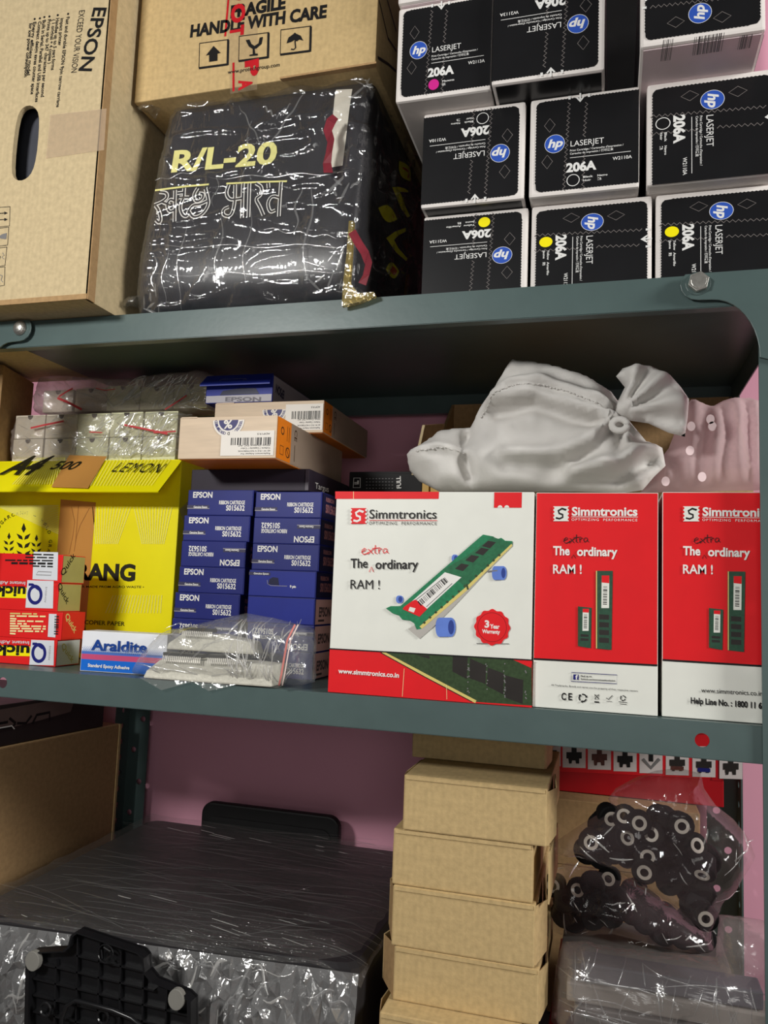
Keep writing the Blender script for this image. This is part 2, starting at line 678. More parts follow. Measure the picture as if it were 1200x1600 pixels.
def shelf(z, holes):
    mb = MB()
    X0, X1 = XL + .004, XR - .004
    L = X1 - X0
    zt = z + 1.2
    mb.add([(X0, 0, zt), (X1, 0, zt), (X1, RD, zt), (X0, RD, zt)], [(0, 1, 2, 3)], STEEL)
    plate(mb, (X0, 0, zt - LIP), (1, 0, 0), (0, 0, 1), L, LIP, holes, .0062, STEEL, 16)
    for (a, b) in (((X0, RD), (X1, RD)), ((X1, 0), (X1, RD))):
        mb.add([(a[0], a[1], zt), (b[0], b[1], zt), (b[0], b[1], zt - LIP), (a[0], a[1], zt - LIP)], [(0, 1, 2, 3)], STEEL)
    mb.add([(X0, 0, zt - LIP), (X1, 0, zt - LIP), (X1, .012, zt - LIP), (X0, .012, zt - LIP)], [(0, 1, 2, 3)], STEEL)
    mb.add([(X0, RD, zt - LIP), (X1, RD, zt - LIP), (X1, RD - .012, zt - LIP), (X0, RD - .012, zt - LIP)], [(0, 1, 2, 3)], STEEL)
    return mb.build('shelf', rack, solid=.0014)
def hx(px, py):
    return onY(px, py, 0).x - XL - .004
shelf(.41 - .0012, [])
shelf(-.0012, [(hx(1097, 1155), LIP * .5), (hx(5, 1063), LIP * .5)])
shelf(-.41 - .0012, [(hx(1097, 1155), LIP * .5)])
def gusset(left, z):
    """Corner plate: a round-ended tab along the lip, a hollow curve down to the post, one bolt."""
    s = -1 if left else 1
    xp = (XL + PW) if left else (XR - PW)           # inner post edge
    xb = -0.386 if left else 0.368                  # bolt
    zb, zbot = z - .0115, z - .0275
    pts = []
    for k in range(9):                              # round end of the tab
        t = PI / 2 + PI * k / 8
        pts.append((xb + s * .0155 * math.cos(t), min(z - .0016, zb + .0155 * math.sin(t))))
    xa, za = xp + s * .0005, z - .084
    x0 = xb + s * .012
    for k in range(11):                             # hollow curve
        t = k / 10 * PI / 2
        pts.append((x0 + (xa - x0) * math.sin(t) ** 1.0 if True else 0, za + (zbot - za) * math.cos(t) if k else zbot))
    xo = (XL + .006) if left else (XR - .006)
    pts += [(xo, z - .094), (xo, z - .0016), (xb, z - .0016)]
    g = MB()
    g.prism([(x, -.0048, y + 1.2) for x, y in pts], (0, -.0022, 0), STEEL)
    go = g.build('gusset_plate', rack, bevel=.0004)
    b = MB()
    if left:
        R = []
        for k in range(6):
            t = k / 5 * PI / 2
            R.append([(xb + .0092 * math.cos(t) * math.cos(a), -.007 - .0062 * math.sin(t), zb + 1.2 + .0092 * math.cos(t) * math.sin(a)) for a in [2 * PI * q / 16 for q in range(16)]])
        b.rings(R, ZINC)
    else:
        def hexr(r, n=6):
            return [(r * math.cos(2 * PI * k / n + .3), r * math.sin(2 * PI * k / n + .3)) for k in range(n)]
        wr = [(xb + x, -.007, zb + 1.2 + y) for x, y in hexr(.0112, 18)]
        b.prism(wr, (0, -.0008, 0), STEEL)
        b.prism([(xb + x, -.0082, zb + 1.2 + y) for x, y in hexr(.0095)], (0, -.0058, 0), ZINC)
        b.prism([(xb + x, -.0135, zb + 1.2 + y) for x, y in hexr(.007, 14)], (0, -.0012, 0), ZINC)
    b.build('bolt', go, bevel=.0005)
gusset(True, .41)
gusset(False, .41)

# ================================================================== upper shelf
ZU = .41
TAPE = film('clear_tape', haze=.35, hazecol=(226, 200, 170), gloss=.06, rough=.2, bump=.25)
# ---- tall brown printer carton at left, its hand hole cut through the front
t = thing('cardboard_carton', 'tall brown carton with a dark hand hole, left end of the upper shelf', 'carton', (-.603, -.05, ZU))
W_, D_, H_ = .34, .30, .62
P = Print(t, (0, 0, 0), (1, 0, 0), (0, 0, 1))
hole = [P.px(*p) for p in [(18, 268), (20, 230), (26, 186), (33, 170), (44, 164), (54, 167), (61, 178), (61, 205), (57, 245), (51, 268), (42, 279), (31, 283), (22, 279)]]
hole = [tuple(p) for p in smooth_loop(hole, 1)]
bm = bmesh.new()
def loop(pts, y):
    vs = [bm.verts.new((p[0], y, p[1])) for p in pts]
    return vs, [bm.edges.new((vs[i], vs[(i + 1) % len(vs)])) for i in range(len(vs))]
ov, oe = loop([(0, 0), (W_, 0), (W_, H_), (0, H_)], 0)
hv, he = loop(hole, 0)
bmesh.ops.triangle_fill(bm, edges=oe + he, use_beauty=True)
hb = [bm.verts.new((v.co.x, .006, v.co.z)) for v in hv]
for i in range(len(hv)):
    j = (i + 1) % len(hv)
    bm.faces.new((hv[i], hb[i], hb[j], hv[j]))
bk = [bm.verts.new((v.co.x, D_, v.co.z)) for v in ov]
for i in range(4):
    j = (i + 1) % 4
    bm.faces.new((ov[i], bk[i], bk[j], ov[j]))
bm.faces.new(bk)
bmesh.ops.recalc_face_normals(bm, faces=bm.faces)
mb = MB(); mb.add([v.co.copy() for v in bm.verts], [[v.index for v in f.verts] for f in (bm.verts.index_update() or bm.faces)], CARDZ)
bm.free()
mb.build('body', t)
mb = MB(); mb.box((.16, .022, .02), (.32, .28, .5), M('dark_packing', (70, 72, 80), .6)); plab(mb.build('inner_pack', t), 'dark grey packing seen through the hand hole')
P.T('EPSON', (147, 12), (123, 111), 20, BLACK, .02)
P.T('EXCEED YOUR VISION', (124, 17), (111, 114), 9, BLACK, 0)
P.build('brand_lettering')
P = Print(t, (0, 0, 0), (1, 0, 0), (0, 0, 1))
for (x0, y0, x1, y1, s, b) in [(104, 27, 88, 168, 'Fast and durable EPSON 9pin narrow carriage', 1), (95, 29, 91, 72, 'impact printer', 0),
                               (88, 29, 80, 110, 'Handles up to 5 part forms', 1), (82, 31, 75, 100, '( 1 original + 4 copies )', 0),
                               (75, 31, 64, 152, 'Prints up to 347 characters per second', 1), (67, 32, 55, 160, 'Built in Serial, Parallel and USB interfaces', 1),
                               (60, 34, 48, 148, 'Compact design saves counter space', 1), (52, 35, 42, 118, 'Energy efficient model', 1), (46, 37, 38, 121, 'for low power consumption', 0)]:
    P.T(s, (x0, y0), (x1, y1), 5.0, BLACK, .02)
    if b:
        a = P.px(x0 + 2.5, y0 - 5)
        P.circle(a[0], a[1], .0014, BLACK, 10)
P.build('bullet_list')
P = Print(t, (0, 0, 0), (1, 0, 0), (0, 0, 1))
for q in ([(-12, 325), (16, 323), (15, 353), (-12, 356)], [(-12, 358), (14, 355), (12, 383), (-12, 386)], [(-12, 389), (11, 386), (8, 415), (-12, 418)], [(-12, 419), (8, 417), (7, 446), (-12, 449)]):
    P.pline(q, .9, BLACK, True)
for yy in (333, 343):
    P.pline([(-8, yy + 1), (8, yy)], 1, BLACK)
    P.ppoly([(7, yy - 2.5), (12.5, yy), (7, yy + 2.5)], BLACK)
P.ppoly([(-4, 371), (4, 366), (11, 364), (10, 374), (2, 373)], GREY)
P.ppoly([(-6, 402), (-2, 397), (1, 401), (0, 406), (-6, 407)], BLACK)
P.pline([(4, 395), (7, 399), (3, 402), (7, 405)], .8, GREY)
P.pline([(-2, 429), (4, 431), (2, 438), (5, 441)], .9, GREY)
P.build('handling_symbols')
P = Print(t, (0, 0, 0), (1, 0, 0), (0, 0, 1), lift=.0006)
P.ppoly([(79, 180), (167, 170), (163, 235), (72, 248)], TAPE)
plab(P.build('tape'), 'strip of clear packing tape over the right edge')
mb = MB()
mb.box((W_ - .002, .0, .0), (W_ + .0012, .012, H_), CARDD); mb.box((0, -.0012, 0), (W_, 0.0, .006), CARDD)
mb.build('folded_edge', t)

# ---- black carton of refuse bags, wrapped in glossy film
BX = (-.12, .02, ZU)
t = thing('wrapped_black_carton', 'bulging black carton in crinkled clear film lettered R/L-20, under the fragile carton', 'carton', BX)
lv = [474, 455, 425, 380, 330, 280, 235, 195, 165, 148]
Lx = [(474, 200), (440, 207), (400, 213), (350, 221), (300, 229), (250, 237), (200, 246), (148, 254)]
Rx = [(474, 540), (440, 546), (400, 551), (340, 557), (270, 562), (200, 568), (148, 573)]
def itp(tab, y):
    for (a, x), (b, w) in zip(tab, tab[1:]):
        if y <= a and y >= b:
            return x + (w - x) * (a - y) / (a - b)
    return tab[0][1] if y > tab[0][0] else tab[-1][1]
secs = []
zz = [0.0, .008, .03, .06, .10, .14, .18, .22, .247, .258]
for i, y in enumerate(lv):
    yf = [.012, -.004, -.014, -.018, -.017, -.013, -.009, -.006, -.003, .002][i]
    xl = onY(itp(Lx, y), y, .0).x - BX[0]
    xr = onY(itp(Rx, y), y, .0).x - BX[0]
    secs.append((zz[i], xl, xr, yf))
def sec_at(z):
    for a, b in zip(secs, secs[1:]):
        if z <= b[0]:
            q = max(0, (z - a[0]) / (b[0] - a[0]))
            return [a[k] + (b[k] - a[k]) * q for k in range(4)]
    return secs[-1]
def bag_ring(z, grow=0.0, r=.014, m=None, nz=None):
    _, xl, xr, yf = sec_at(z)
    xl -= grow; xr += grow; yf -= grow
    yb = .29 + grow
    ring = []
    def edge(a, b, n):
        for k in range(n):
            ring.append(a + (b - a) * (k / n))
    C = [Vector((xl + r, yf)), Vector((xr - r, yf)), Vector((xr, yf + r)), Vector((xr, yb - r)), Vector((xr - r, yb)), Vector((xl + r, yb)), Vector((xl, yb - r)), Vector((xl, yf + r))]
    def arc(a, cpt, b, n=5):
        for k in range(n):
            q = k / n
            ring.append(a * (1 - q) ** 2 + cpt * (2 * q * (1 - q)) + b * q * q)
    edge(C[0], C[1], m or 12); arc(C[1], Vector((xr, yf)), C[2]); edge(C[2], C[3], m or 12); arc(C[3], Vector((xr, yb)), C[4])
    edge(C[4], C[5], 8); arc(C[5], Vector((xl, yb)), C[6]); edge(C[6], C[7], m or 12); arc(C[7], Vector((xl, yf)), C[0])
    return [Vector((p.x, p.y, z)) for p in ring]
BAGB = M('black_printed_board', (34, 34, 42), 0.35, 0.2, 12, spec=.4, stretch=(6, 6, .4))
mb = MB()
mb.rings([bag_ring(z) for z in [0, .004, .008, .018, .03, .045, .06, .08, .1, .12, .14, .16, .18, .2, .22, .235, .247, .258]], BAGB)
mb.build('body', t, smooth=True)
P = Print(t, (0, 0, 0), (1, 0, 0), (0, 0, 1))
def onbag(a, b):
    return Vector((a, sec_at(b)[3] - .0012 - P.lift * .5, b))
PALEY = M('pale_yellow_print', (238, 232, 150), .5, .03)
P.surf = onbag
P.T('R/L-20', (275, 276), (437, 263), 34, PALEY, .03)
P.build('size_lettering')
P = Print(t, (0, 0, 0), (1, 0, 0), (0, 0, 1)); P.surf = onbag
STR = [  # headlines and open strokes of the Hindi slogan
    [(252, 306), (300, 300), (335, 297)], [(362, 296), (410, 294), (456, 293)],
    [(259, 309), (270, 310), (272, 318), (264, 325), (252, 330)], [(254, 331), (259, 337), (264, 352), (262, 360), (256, 354)], [(264, 325), (276, 330)],
    [(283, 306), (284, 334), (285, 357)], [(284, 324), (276, 320), (271, 330), (276, 342), (284, 338)],
    [(287, 311), (297, 310)], [(297, 303), (297, 318)], [(290, 318), (300, 318), (305, 318)], [(297, 318), (292, 332), (296, 346), (304, 350), (306, 340)],
    [(318, 303), (312, 314), (316, 326), (326, 322), (328, 312), (320, 312)], [(306, 340), (312, 330), (322, 330), (334, 324)], [(306, 340), (314, 352), (328, 346), (337, 330), (334, 316), (330, 304)],
    [(366, 298), (362, 312), (368, 322), (376, 322)], [(376, 298), (377, 330), (372, 350), (360, 348), (359, 338), (368, 334)], [(376, 322), (388, 320)], [(388, 296), (389, 352)],
    [(398, 296), (399, 351)], [(408, 296), (418, 302), (417, 316), (408, 321), (416, 334), (422, 348)],
    [(447, 294), (446, 326), (446, 350)], [(446, 320), (434, 316), (427, 328), (432, 344), (440, 340)], [(427, 296), (428, 304)],
]
def chaikin(p, it=2):
    p = [Vector(q) for q in p]
    for _ in range(it):
        r_ = [p[0]]
        for a, c in zip(p, p[1:]):
            r_ += [a * .75 + c * .25, a * .25 + c * .75]
        p = r_ + [p[-1]]
    return [tuple(q) for q in p]
for s_ in STR[:2]:
    P.pline(s_, 2.6, PALEY)
for s_ in STR[2:]:
    sm = [tuple(p) for p in s_]
    P.pline(chaikin(sm), 5.6, WHITE)
P.lift += .0003
for s_ in STR[2:]:
    P.pline(chaikin(s_), 2.6, BAGB)
P.build('slogan_lettering')
P = Print(t, (0, 0, 0), (1, 0, 0), (0, 0, 1)); P.surf = onbag
for k in range(8):
    e0, e1 = k / 8, (k + 1) / 8
    P.lift -= .00004
    P.ppoly([(526 - 7 * e0, 142 + 130 * e0), (552 - 11 * e0, 142 + 126 * e0), (552 - 11 * e1, 142 + 126 * e1), (526 - 7 * e1, 142 + 130 * e1)], M('white_paper_strip', (226, 220, 206), .6, .04))
plab(P.build('paper_strip'), 'vertical white paper strip')
RIB = M('dull_red_ribbon', (122, 44, 54), .35, .15, 90)
def ribbon(pts, w, y):
    c = [onY(*p, y) - Vector(BX) for p in pts]
    vs = []
    for i, p in enumerate(c):
        a, b = c[max(i - 1, 0)], c[min(i + 1, len(c) - 1)]
        tt = (b - a).normalized()
        q = Vector((-tt.z, 0, tt.x)) * w
        yo = Vector((0, .0025 * math.sin(i * 1.3), 0))
        vs += [p + q + yo, p - q - yo]
    mb.add(vs, [(2 * i, 2 * i + 1, 2 * i + 3, 2 * i + 2) for i in range(len(c) - 1)], RIB)
mb = MB()
ribbon([(524, 182), (517, 190), (512, 204), (517, 220), (514, 238), (511, 255), (513, 270)], .0045, -.008)
plab(mb.build('ribbon', t, solid=.0006), 'dull red ribbon beside the white strip')
mb = MB()
ribbon([(550, 362), (560, 380), (570, 395), (576, 412), (572, 430), (566, 444)], .0042, -.022)
plab(mb.build('ribbon', t, solid=.0006), 'dull red ribbon at the lower corner')

# petals printed on the right side
PX = sec_at(.1)[2] + .0012
P = Print(t, (PX, 0, 0), (0, 1, 0), (0, 0, 1), lift=.0012)
P.surf = lambda a, b: Vector((sec_at(b)[2] + .0006 + P.lift * .4, a, b))
PINKO = M('petal_orange_red', (216, 84, 40), .5, .1, 60)
PURP = M('petal_dark_violet', (60, 22, 84), .5, .1)
def petal(tip, ctrl, base, mat, m2=None):
    a, b, c = Vector(tip), Vector(ctrl), Vector(base)
    mid = (a + c) / 2
    o1 = b - mid
    L = [a + (c - a) * k / 10 + o1 * math.sin(PI * k / 10) * (1 if k < 11 else 0) for k in range(11)]
    R_ = [a + (c - a) * k / 10 - o1 * math.sin(PI * k / 10) for k in range(9, 0, -1)]
    P.ppoly([tuple(p) for p in L + R_], mat)
    if m2:
        cc = (a * .35 + c * .65)
        P.ppoly([tuple(cc + (p - cc) * .55) for p in L + R_], m2)
petal((619, 252), (634, 262), (637, 284), YEL, PINKO)
petal((590, 325), (606, 322), (619, 343), YEL, PINKO)
petal((604, 421), (612, 410), (624, 424), YEL, PINKO)
for q in ([(610, 293), (618, 292), (634, 296), (634, 301), (622, 300), (630, 322), (638, 338), (634, 340), (624, 326)], [(603, 372), (616, 362), (632, 356), (632, 362), (621, 368), (615, 375), (622, 388), (636, 404), (634, 408), (618, 394)]):
    P.pline(q, 2.0, PURP, True)
    P.ppoly(q[:5] + [q[4]] if False else q, YEL)
P.ppoly([(626, 378), (636, 371), (640, 384), (634, 392)], M('petal_brown', (90, 44, 20), .5))
P.ppoly([(634, 430), (640, 428), (636, 462), (632, 462)], M('petal_ochre', (130, 84, 24), .5))
plab(P.build('petal_print'), 'yellow and orange petals on the dark right side')
FILMB = film('glossy_wrap_film', haze=.03, gloss=.075, rough=.08, bump=.7, bscale=30, stretch=(3, 1, .8), fres=.6)
mb = MB()
RG = []
nz_ = 90
for i in range(nz_ + 1):
    z = .0004 + .2594 * i / nz_
    ring = bag_ring(max(0, min(.258, z)), .0022, m=60)
    cx = Vector((0, .14, 0))
    out = []
    for p in ring:
        d = Vector((p.x, p.y - .12, 0)).normalized()
        if abs(p.y) < .05:
            d = Vector((d.x * .3, -1, 0)).normalized()
        v = crk(p.x, p.y, z * .5, 22, 4) * .0075 + crk(p.x * .35, p.y, z * 1.6, 30, 4) * .006 + .0007 * noise.noise(Vector((p.x * 90, p.y * 90, z * 90)))
        if p.x < sec_at(max(0, min(.258, z)))[1] + .012:
            v *= .25
        ends = max(0, 1 - min(z, .2598 - z) / .03)
        v += ends * .0045 * noise.noise(Vector((p.x * 60, p.y * 60, 3 + z * 40)))
        out.append(Vector((p.x, p.y, z)) + d * max(v, -.0008))
    RG.append(out)
mb.rings(RG, FILMB, caps=False)
# gathered corners of the film
def ear(px, py, y, dx, dz, L, seed):
    c = onY(px, py, y) - Vector(BX)
    r = random.Random(seed)
    R_ = []
    for k in range(7):
        q = k / 6
        rad = L * (.75 * (1 - q) ** .7 + .12)
        R_.append([c + Vector((dx * q * L + rad * math.cos(a) * (.6 + .3 * math.sin(3 * a + k)), rad * .8 * math.sin(a), dz * q * L + rad * .5 * math.cos(2 * a + k) + r.uniform(-.001, .001))) for a in [2 * PI * j / 14 for j in range(14)]])
    mb.rings([[Vector((max(p.x, -.1395), p.y, min(max(p.z, .0006), .2598))) for p in g] for g in R_], FILMB)
ear(235, 170, .012, -1.2, .5, .016, 1)
ear(212, 470, .012, -1.2, -.35, .014, 2)
ear(545, 462, .012, 1.4, .0, .016, 3)
ear(566, 152, .02, 1.0, .5, .014, 4)
plab(mb.build('plastic_film', t, smooth=True), 'crinkled clear plastic film')
GTAPE = film('amber_tape', haze=.4, tint=(.8, .7, .45), hazecol=(176, 158, 96), gloss=.12, rough=.12, bump=.6)
mb = MB()
g0 = [onY(*p, -.012) - Vector(BX) for p in [(534, 478), (560, 472), (586, 462), (584, 456), (560, 458), (546, 440), (549, 400), (552, 345), (545, 345), (541, 400), (536, 440)]]
mb.prism(g0, (0, .006, 0), GTAPE)
plab(mb.build('corner_tape', t), 'amber tape gathered at the lower right corner')

rb = random.Random(4)
paths = []
def fpt(u, v, o_=.0065):
    z = .258 * v
    _, xl, xr, yf = sec_at(z)
    return Vector((xl + (xr - xl) * u, yf - o_, z))
for (u0, v0, u1, v1) in [(.05, .30, .98, .22), (.04, .17, .97, .12), (.60, .33, .93, .26), (.30, .60, .95, .55), (.02, .62, .30, .66), (.38, .95, .55, .70), (.55, .70, .70, .97), (.50, .93, .58, .86), (.58, .86, .64, .92)]:
    paths.append(([fpt(u0 + (u1 - u0) * k / 16, v0 + (v1 - v0) * k / 16 + .008 * math.sin(k * 1.1 + u0 * 9)) for k in range(17)], Vector((0, -1, 0))))
for u0, v0, v1 in [(.22, .02, .40), (.40, .12, .42), (.53, .10, .45), (.46, .52, .86), (.34, .46, .62), (.15, .05, .3), (.10, .1, .26), (.8, .1, .5), (.74, .3, .5)]:
    paths.append(([fpt(u0 + .012 * math.sin(k * .7 + v0 * 20), v0 + (v1 - v0) * k / 12) for k in range(13)], Vector((0, -1, 0))))
plab(glint_strips(t, paths, GLINTD, .0004, .0011, rb), 'fine pale strips standing in for glints along the film creases')
paths = []
for c in ((.08, .05, .10), (.9, .12, .12), (.95, .50, .10), (.97, .95, .08)):
    for k in range(9):
        u0, v0 = c[0] + rb.uniform(-1, 1) * c[2] * .5, c[1] + rb.uniform(-1, 1) * c[2] * .7
        a = rb.uniform(0, PI); L_ = rb.uniform(.02, .10)
        pts = [fpt(min(1.02, max(-.01, u0 + L_ * (q / 5 - .5) * math.cos(a))), min(1, max(.004, v0 + L_ * (q / 5 - .5) * math.sin(a))), .009) for q in range(6)]
        if (pts[0] - pts[-1]).length > .004:
            paths.append((pts, Vector((0, -1, 0))))
plab(glint_strips(t, paths, GLINTD, .0005, .0014, rb), 'pale strips standing in for glints at the film corners')

# ---- carton marked fragile on top of it
b = Box('cardboard_carton', 'brown carton printed with fragile handling symbols, lying on the black wrapped carton', 'carton', -.2575, .042, .0, .30, ZU + .2602, ZU + .49, CARD, rot=0)
P = b.front()
P.T('FRAGILE', (360, 28), (446, 13), 18, BLACK, .05)
P.T('HANDLE WITH CARE', (297, 58), (510, 27), 18, BLACK, .045)
P.build('lettering')
P = b.front()
for (x0, y0, x1, y1, w, h) in [(312, 68, 357, 62, 44, 38), (374, 57, 420, 51, 44, 38), (439, 47, 486, 41, 46, 38)]:
    P.pline([(x0, y0), (x1, y1), (x1 - 1, y1 + h), (x0 - 1, y0 + h)], 1.6, BLACK, True)
    P.ppoly([(x0 - 1, y0 + h - 1), (x1 - 1, y1 + h - 1), (x1 - 1, y1 + h + 2.5), (x0 - 1, y0 + h + 2.5)], BLACK)
    P.ppoly([(x1 - 2, y1), (x1 + 1.5, y1 + 1), (x1 + .5, y1 + h + 2), (x1 - 3, y1 + h + 2)], BLACK)
P.ppoly([(334, 72), (345, 83), (340, 84), (340, 95), (327, 97), (327, 86), (322, 87)], BLACK)
P.ppoly([(384, 63), (390, 62), (393, 69), (398, 72), (404, 68), (406, 59), (411, 58), (409, 69), (401, 76), (398, 77), (399, 84), (403, 84), (403, 87), (390, 88), (390, 86), (395, 85), (395, 77), (389, 73)], BLACK)
P.ppoly([(448, 68), (451, 59), (458, 54), (461, 51), (463, 53), (470, 56), (474, 64), (468, 62), (464, 65), (460, 63), (455, 66)], BLACK)
P.pline([(461, 64), (462, 75), (459, 78), (455, 77)], 2, BLACK)
P.T('www.protechgroup.com', (356, 116), (437, 104), 6, BLACK, .01)
P.build('handling_symbols')
P = b.front()
DRED = M('dark_red_tape_print', (186, 24, 34), .45, .1)
P.ppoly([(352, -20), (404, -24), (402, 140), (360, 147)], film('clear_tape_thin', haze=.12, hazecol=(230, 205, 170), gloss=.05, rough=.2, bump=.2))
P.pline([(357, 0), (352, 57)], 3, DRED)
P.pline([(365, 98), (365, 143)], 3.2, DRED)
for s_, x, y0, y1 in (('O', 366, -25, 3), ('O', 363, 8, 38), ('T', 361, 42, 58), ('P', 384, 96, 122), ('A', 374, 126, 142)):
    P.T(s_, (x, y0), (x + (0 if s_ in 'PA' else -1), y1), 20, DRED, .05)
P.build('red_tape_print')
P = b.right()
P.pline([(592, 0), (606, 60), (619, 80)], 1.2, BLACK)
P.pline([(590, 90), (606, 100), (619, 112)], 1.2, BLACK)
P.pline([(602, -10), (619, 50)], 1.2, BLACK)
P.build('side_lines')
mb = MB()
mb.prism([(.19, .002, -.0005), (.300, .002, -.0005), (.303, -.008, -.0030), (.19, -.006, -.0025)], (0, .0, .0022), CARDD)
mb.build('bottom_flap', b.root)

# ---- toner boxes
TBLK = M('black_gloss_carton', (25, 25, 27), 0.3, 0.1, 20, spec=.35)
TWHT = M('white_carton_board', (228, 222, 218), 0.6, 0.03)
TWH2 = M('white_toner_ink', (226, 226, 224), .5, .02)
HBLUE = M('logo_blue', (48, 84, 178), .4, .05)
PERF = M('perforation_grey', (112, 106, 104), .7, .1)
MAG = M('magenta_ink', (204, 40, 140), .45, .02)
def toner(label, x0, x1, y, z0, z1, rot, dot, code, names):
    b = Box('toner_box', label, 'box', x0, x1, y, .318, z0, z1, TWHT, group=None, bev=.003)
    w, h = b.w, b.h
    maps = {0: lambda a, c: (a * w, c * h), 2: lambda a, c: ((1 - a) * w, (1 - c) * h), 'cw': lambda a, c: (c * w, (1 - a) * h), 'ccw': lambda a, c: ((1 - c) * w, a * h)}
    xf = maps[rot]
    # black tear-off panel with a toothed edge on the three white-bordered sides
    pts = []
    def serr(a, c, n, q):
        for k in range(n):
            for o_, f_ in ((0, 0), (.5, 1)):
                s_ = (k + o_) / n
                pts.append((a[0] + (c[0] - a[0]) * s_ + q[0] * f_, a[1] + (c[1] - a[1]) * s_ + q[1] * f_))
    L, B_, T_ = .055, .04, .965
    pts += [(L, T_ - .06), ]
    serr((L, T_ - .06), (L, B_ + .07), 26, (.007, 0))
    pts += [(L + .012, B_ + .03), (L + .04, B_ + .008)]
    serr((L + .07, B_), (.995, B_), 30, (0, .007))
    pts += [(.995, B_), (.995, T_)]
    serr((.995, T_), (L + .06, T_), 30, (0, -.006))
    pts += [(L + .035, T_ - .008), (L + .01, T_ - .03)]
    mb = MB()
    V = [xf(*p) for p in pts]
    n = len(V)
    if rot in ('x',):
        V = V[::-1]
    ar = sum(V[i][0] * V[(i + 1) % n][1] - V[(i + 1) % n][0] * V[i][1] for i in range(n))
    if ar < 0:
        V = V[::-1]
    mb.prism([(p[0], -.0006, p[1]) for p in V], (0, .0005, 0), TBLK)
    mb.build('tear_panel', b.root)
    for x in (-.0004, w - .001):
        mb = MB(); mb.box((x, .012 if rot in (0, 'cw', 'ccw') else .005, .003), (x + .0014, .315, h - .003), TBLK); mb.build('black_side', b.root)
    if rot == 2:
        mb = MB(); mb.box((.004, .004, -.0002), (w - .003, .315, .001), TBLK); mb.build('black_underside', b.root)
    pr = b.front(lift=.0008, xf=xf)
    def wavy(a0, c0, a1, c1):
        n = max(4, int(abs(c0 - c1) * 44))
        pr.line([(a0 + (a1 - a0) * k / n + (.013 * (1 if k % 2 else -1)), c0 + (c1 - c0) * k / n) for k in range(n + 1)], .0075, PERF)
    wavy(.365, .92, .325, .03); wavy(.525, .90, .505, .55); wavy(.505, .40, .50, .03)
    for (x, y_, a) in ((.186, .71, .05), (.168, .34, .05)):
        pr.line([(x - a, y_), (x, y_ + .07), (x + a, y_), (x, y_ - .07)], .006, PERF, True)
    pr.build('perforation')
    pr = b.front(lift=.0009, xf=xf)
    pr.circle(.235, .515, .094, TWH2, 28); pr.circle(.235, .515, .09, HBLUE, 28)
    pr.text('hp', (.172, .482), (.305, .482), .083, TWH2, .035, ital=.28)
    pr.build('logo')
    pr = b.front(lift=.0009, xf=xf)
    pr.line([(.465, 1.0), (.465, .935)], .016, TWH2); pr.poly([(.425, .958), (.465, .908), (.505, .958), (.494, .968), (.465, .932), (.436, .968)], TWH2)
    for x in (.365, .545):
        pr.rect(x - .01, .95, x + .012, .985, TWH2)
    pr.text('LASERJET', (.382, .468), (.685, .468), .058, TWH2, .0)
    pr.text('Print Cartridge / Cartouche d\'impression /', (.378, .418), (.86, .418), .02, TWH2, .01)
    pr.text('Cartucho de impresión / 打印墨盒', (.378, .386), (.77, .386), .02, TWH2, .01)
    pr.rect(.378, .352, .925, .357, TWH2)
    pr.text(code, (.764, .285), (.935, .285), .033, TWH2, .012)
    pr.text('206A', (.345, .215), (.62, .215), .088, TWH2, .045)
    for s_, x, y_ in names:
        pr.text(s_, (x, y_), (x + .018 * max(2, len(s_)), y_), .02, TWH2, .02)
    pr.build('lettering')
    pr = b.front(lift=.0009, xf=xf)
    if dot:
        pr.circle(.41, .128, .056, dot, 28)
    else:
        pr.ring(.41, .128, .06, .007, TWH2, 28)
    plab(pr.build('colour_dot'), 'filled colour dot' if dot else 'ring shaped colour mark')
    return b
nK = [('Black', .5, .14), ('Negro', .63, .14), ('Noir', .5, .105), ('黑色', .63, .105)]
nY = [('Yellow', .5, .14), ('Amarillo', .63, .14), ('Jaune', .5, .105), ('黄色', .63, .105)]
nM = [('Magenta', .5, .14), ('品红', .5, .105)]
z3, z2, z1 = .5080, .6145, .7210
toner('upside down black toner box with a yellow dot, beside the wrapped black carton', .0946, .2068, .030, ZU, z3, 2, YEL, 'W2112A', nY)
toner('sideways black toner box with a yellow dot, middle of the bottom row', .2100, .3290, .030, ZU, z3, 'cw', YEL, 'W2112A', nY)
toner('sideways black toner box with a yellow dot, above the shiny hexagonal bolt', .3326, .4500, .030, ZU, z3 - .0004, 'cw', YEL, 'W2112A', nY)
toner('upside down black toner box with a ring mark, left end of the middle row', .0950, .2037, .012, z3 + .0006, z2, 2, None, 'W2110A', nK)
toner('upright black toner box with a ring mark, centre of the middle row', .2085, .3160, .012, z3 + .0006, z2, 0, None, 'W2110A', nK)
toner('sideways black toner box with a ring mark, right end of the middle row', .3230, .4400, .012, z3 + .0006, z2, 'cw', None, 'W2110A', nK)
toner('upright black toner box with a magenta dot, next to the fragile carton', .0700, .1706, -.0137, z2 + .0006, z1, 0, MAG, 'W2113A', nM)
toner('upside down black toner box jutting forward beside the magenta one, in the top row', .1722, .2825, -.020, z2 + .0006, z1, 2, MAG, 'W2113A', nM)
b = toner('black toner box jutting out with bar codes on its pale underside, top right', .3145, .4215, -.044, z2 + .0006, z1, 'ccw', YEL, 'W2112A', nY)
mb = MB(); mb.box((.003, .004, -.0010), (b.w - .003, .315, -.0003), M('pinkish_white_board', (226, 208, 212), .55, .03)); mb.build('pale_underside', b.root)
P = b.bottom(lift=.0012)
P.pbars((832, 118) if False else (1082, 85), (1128, 78), -26, GREY, 16, 4)
P.pbars((1032, 94), (1048, 92), -30, GREY, 8, 5)
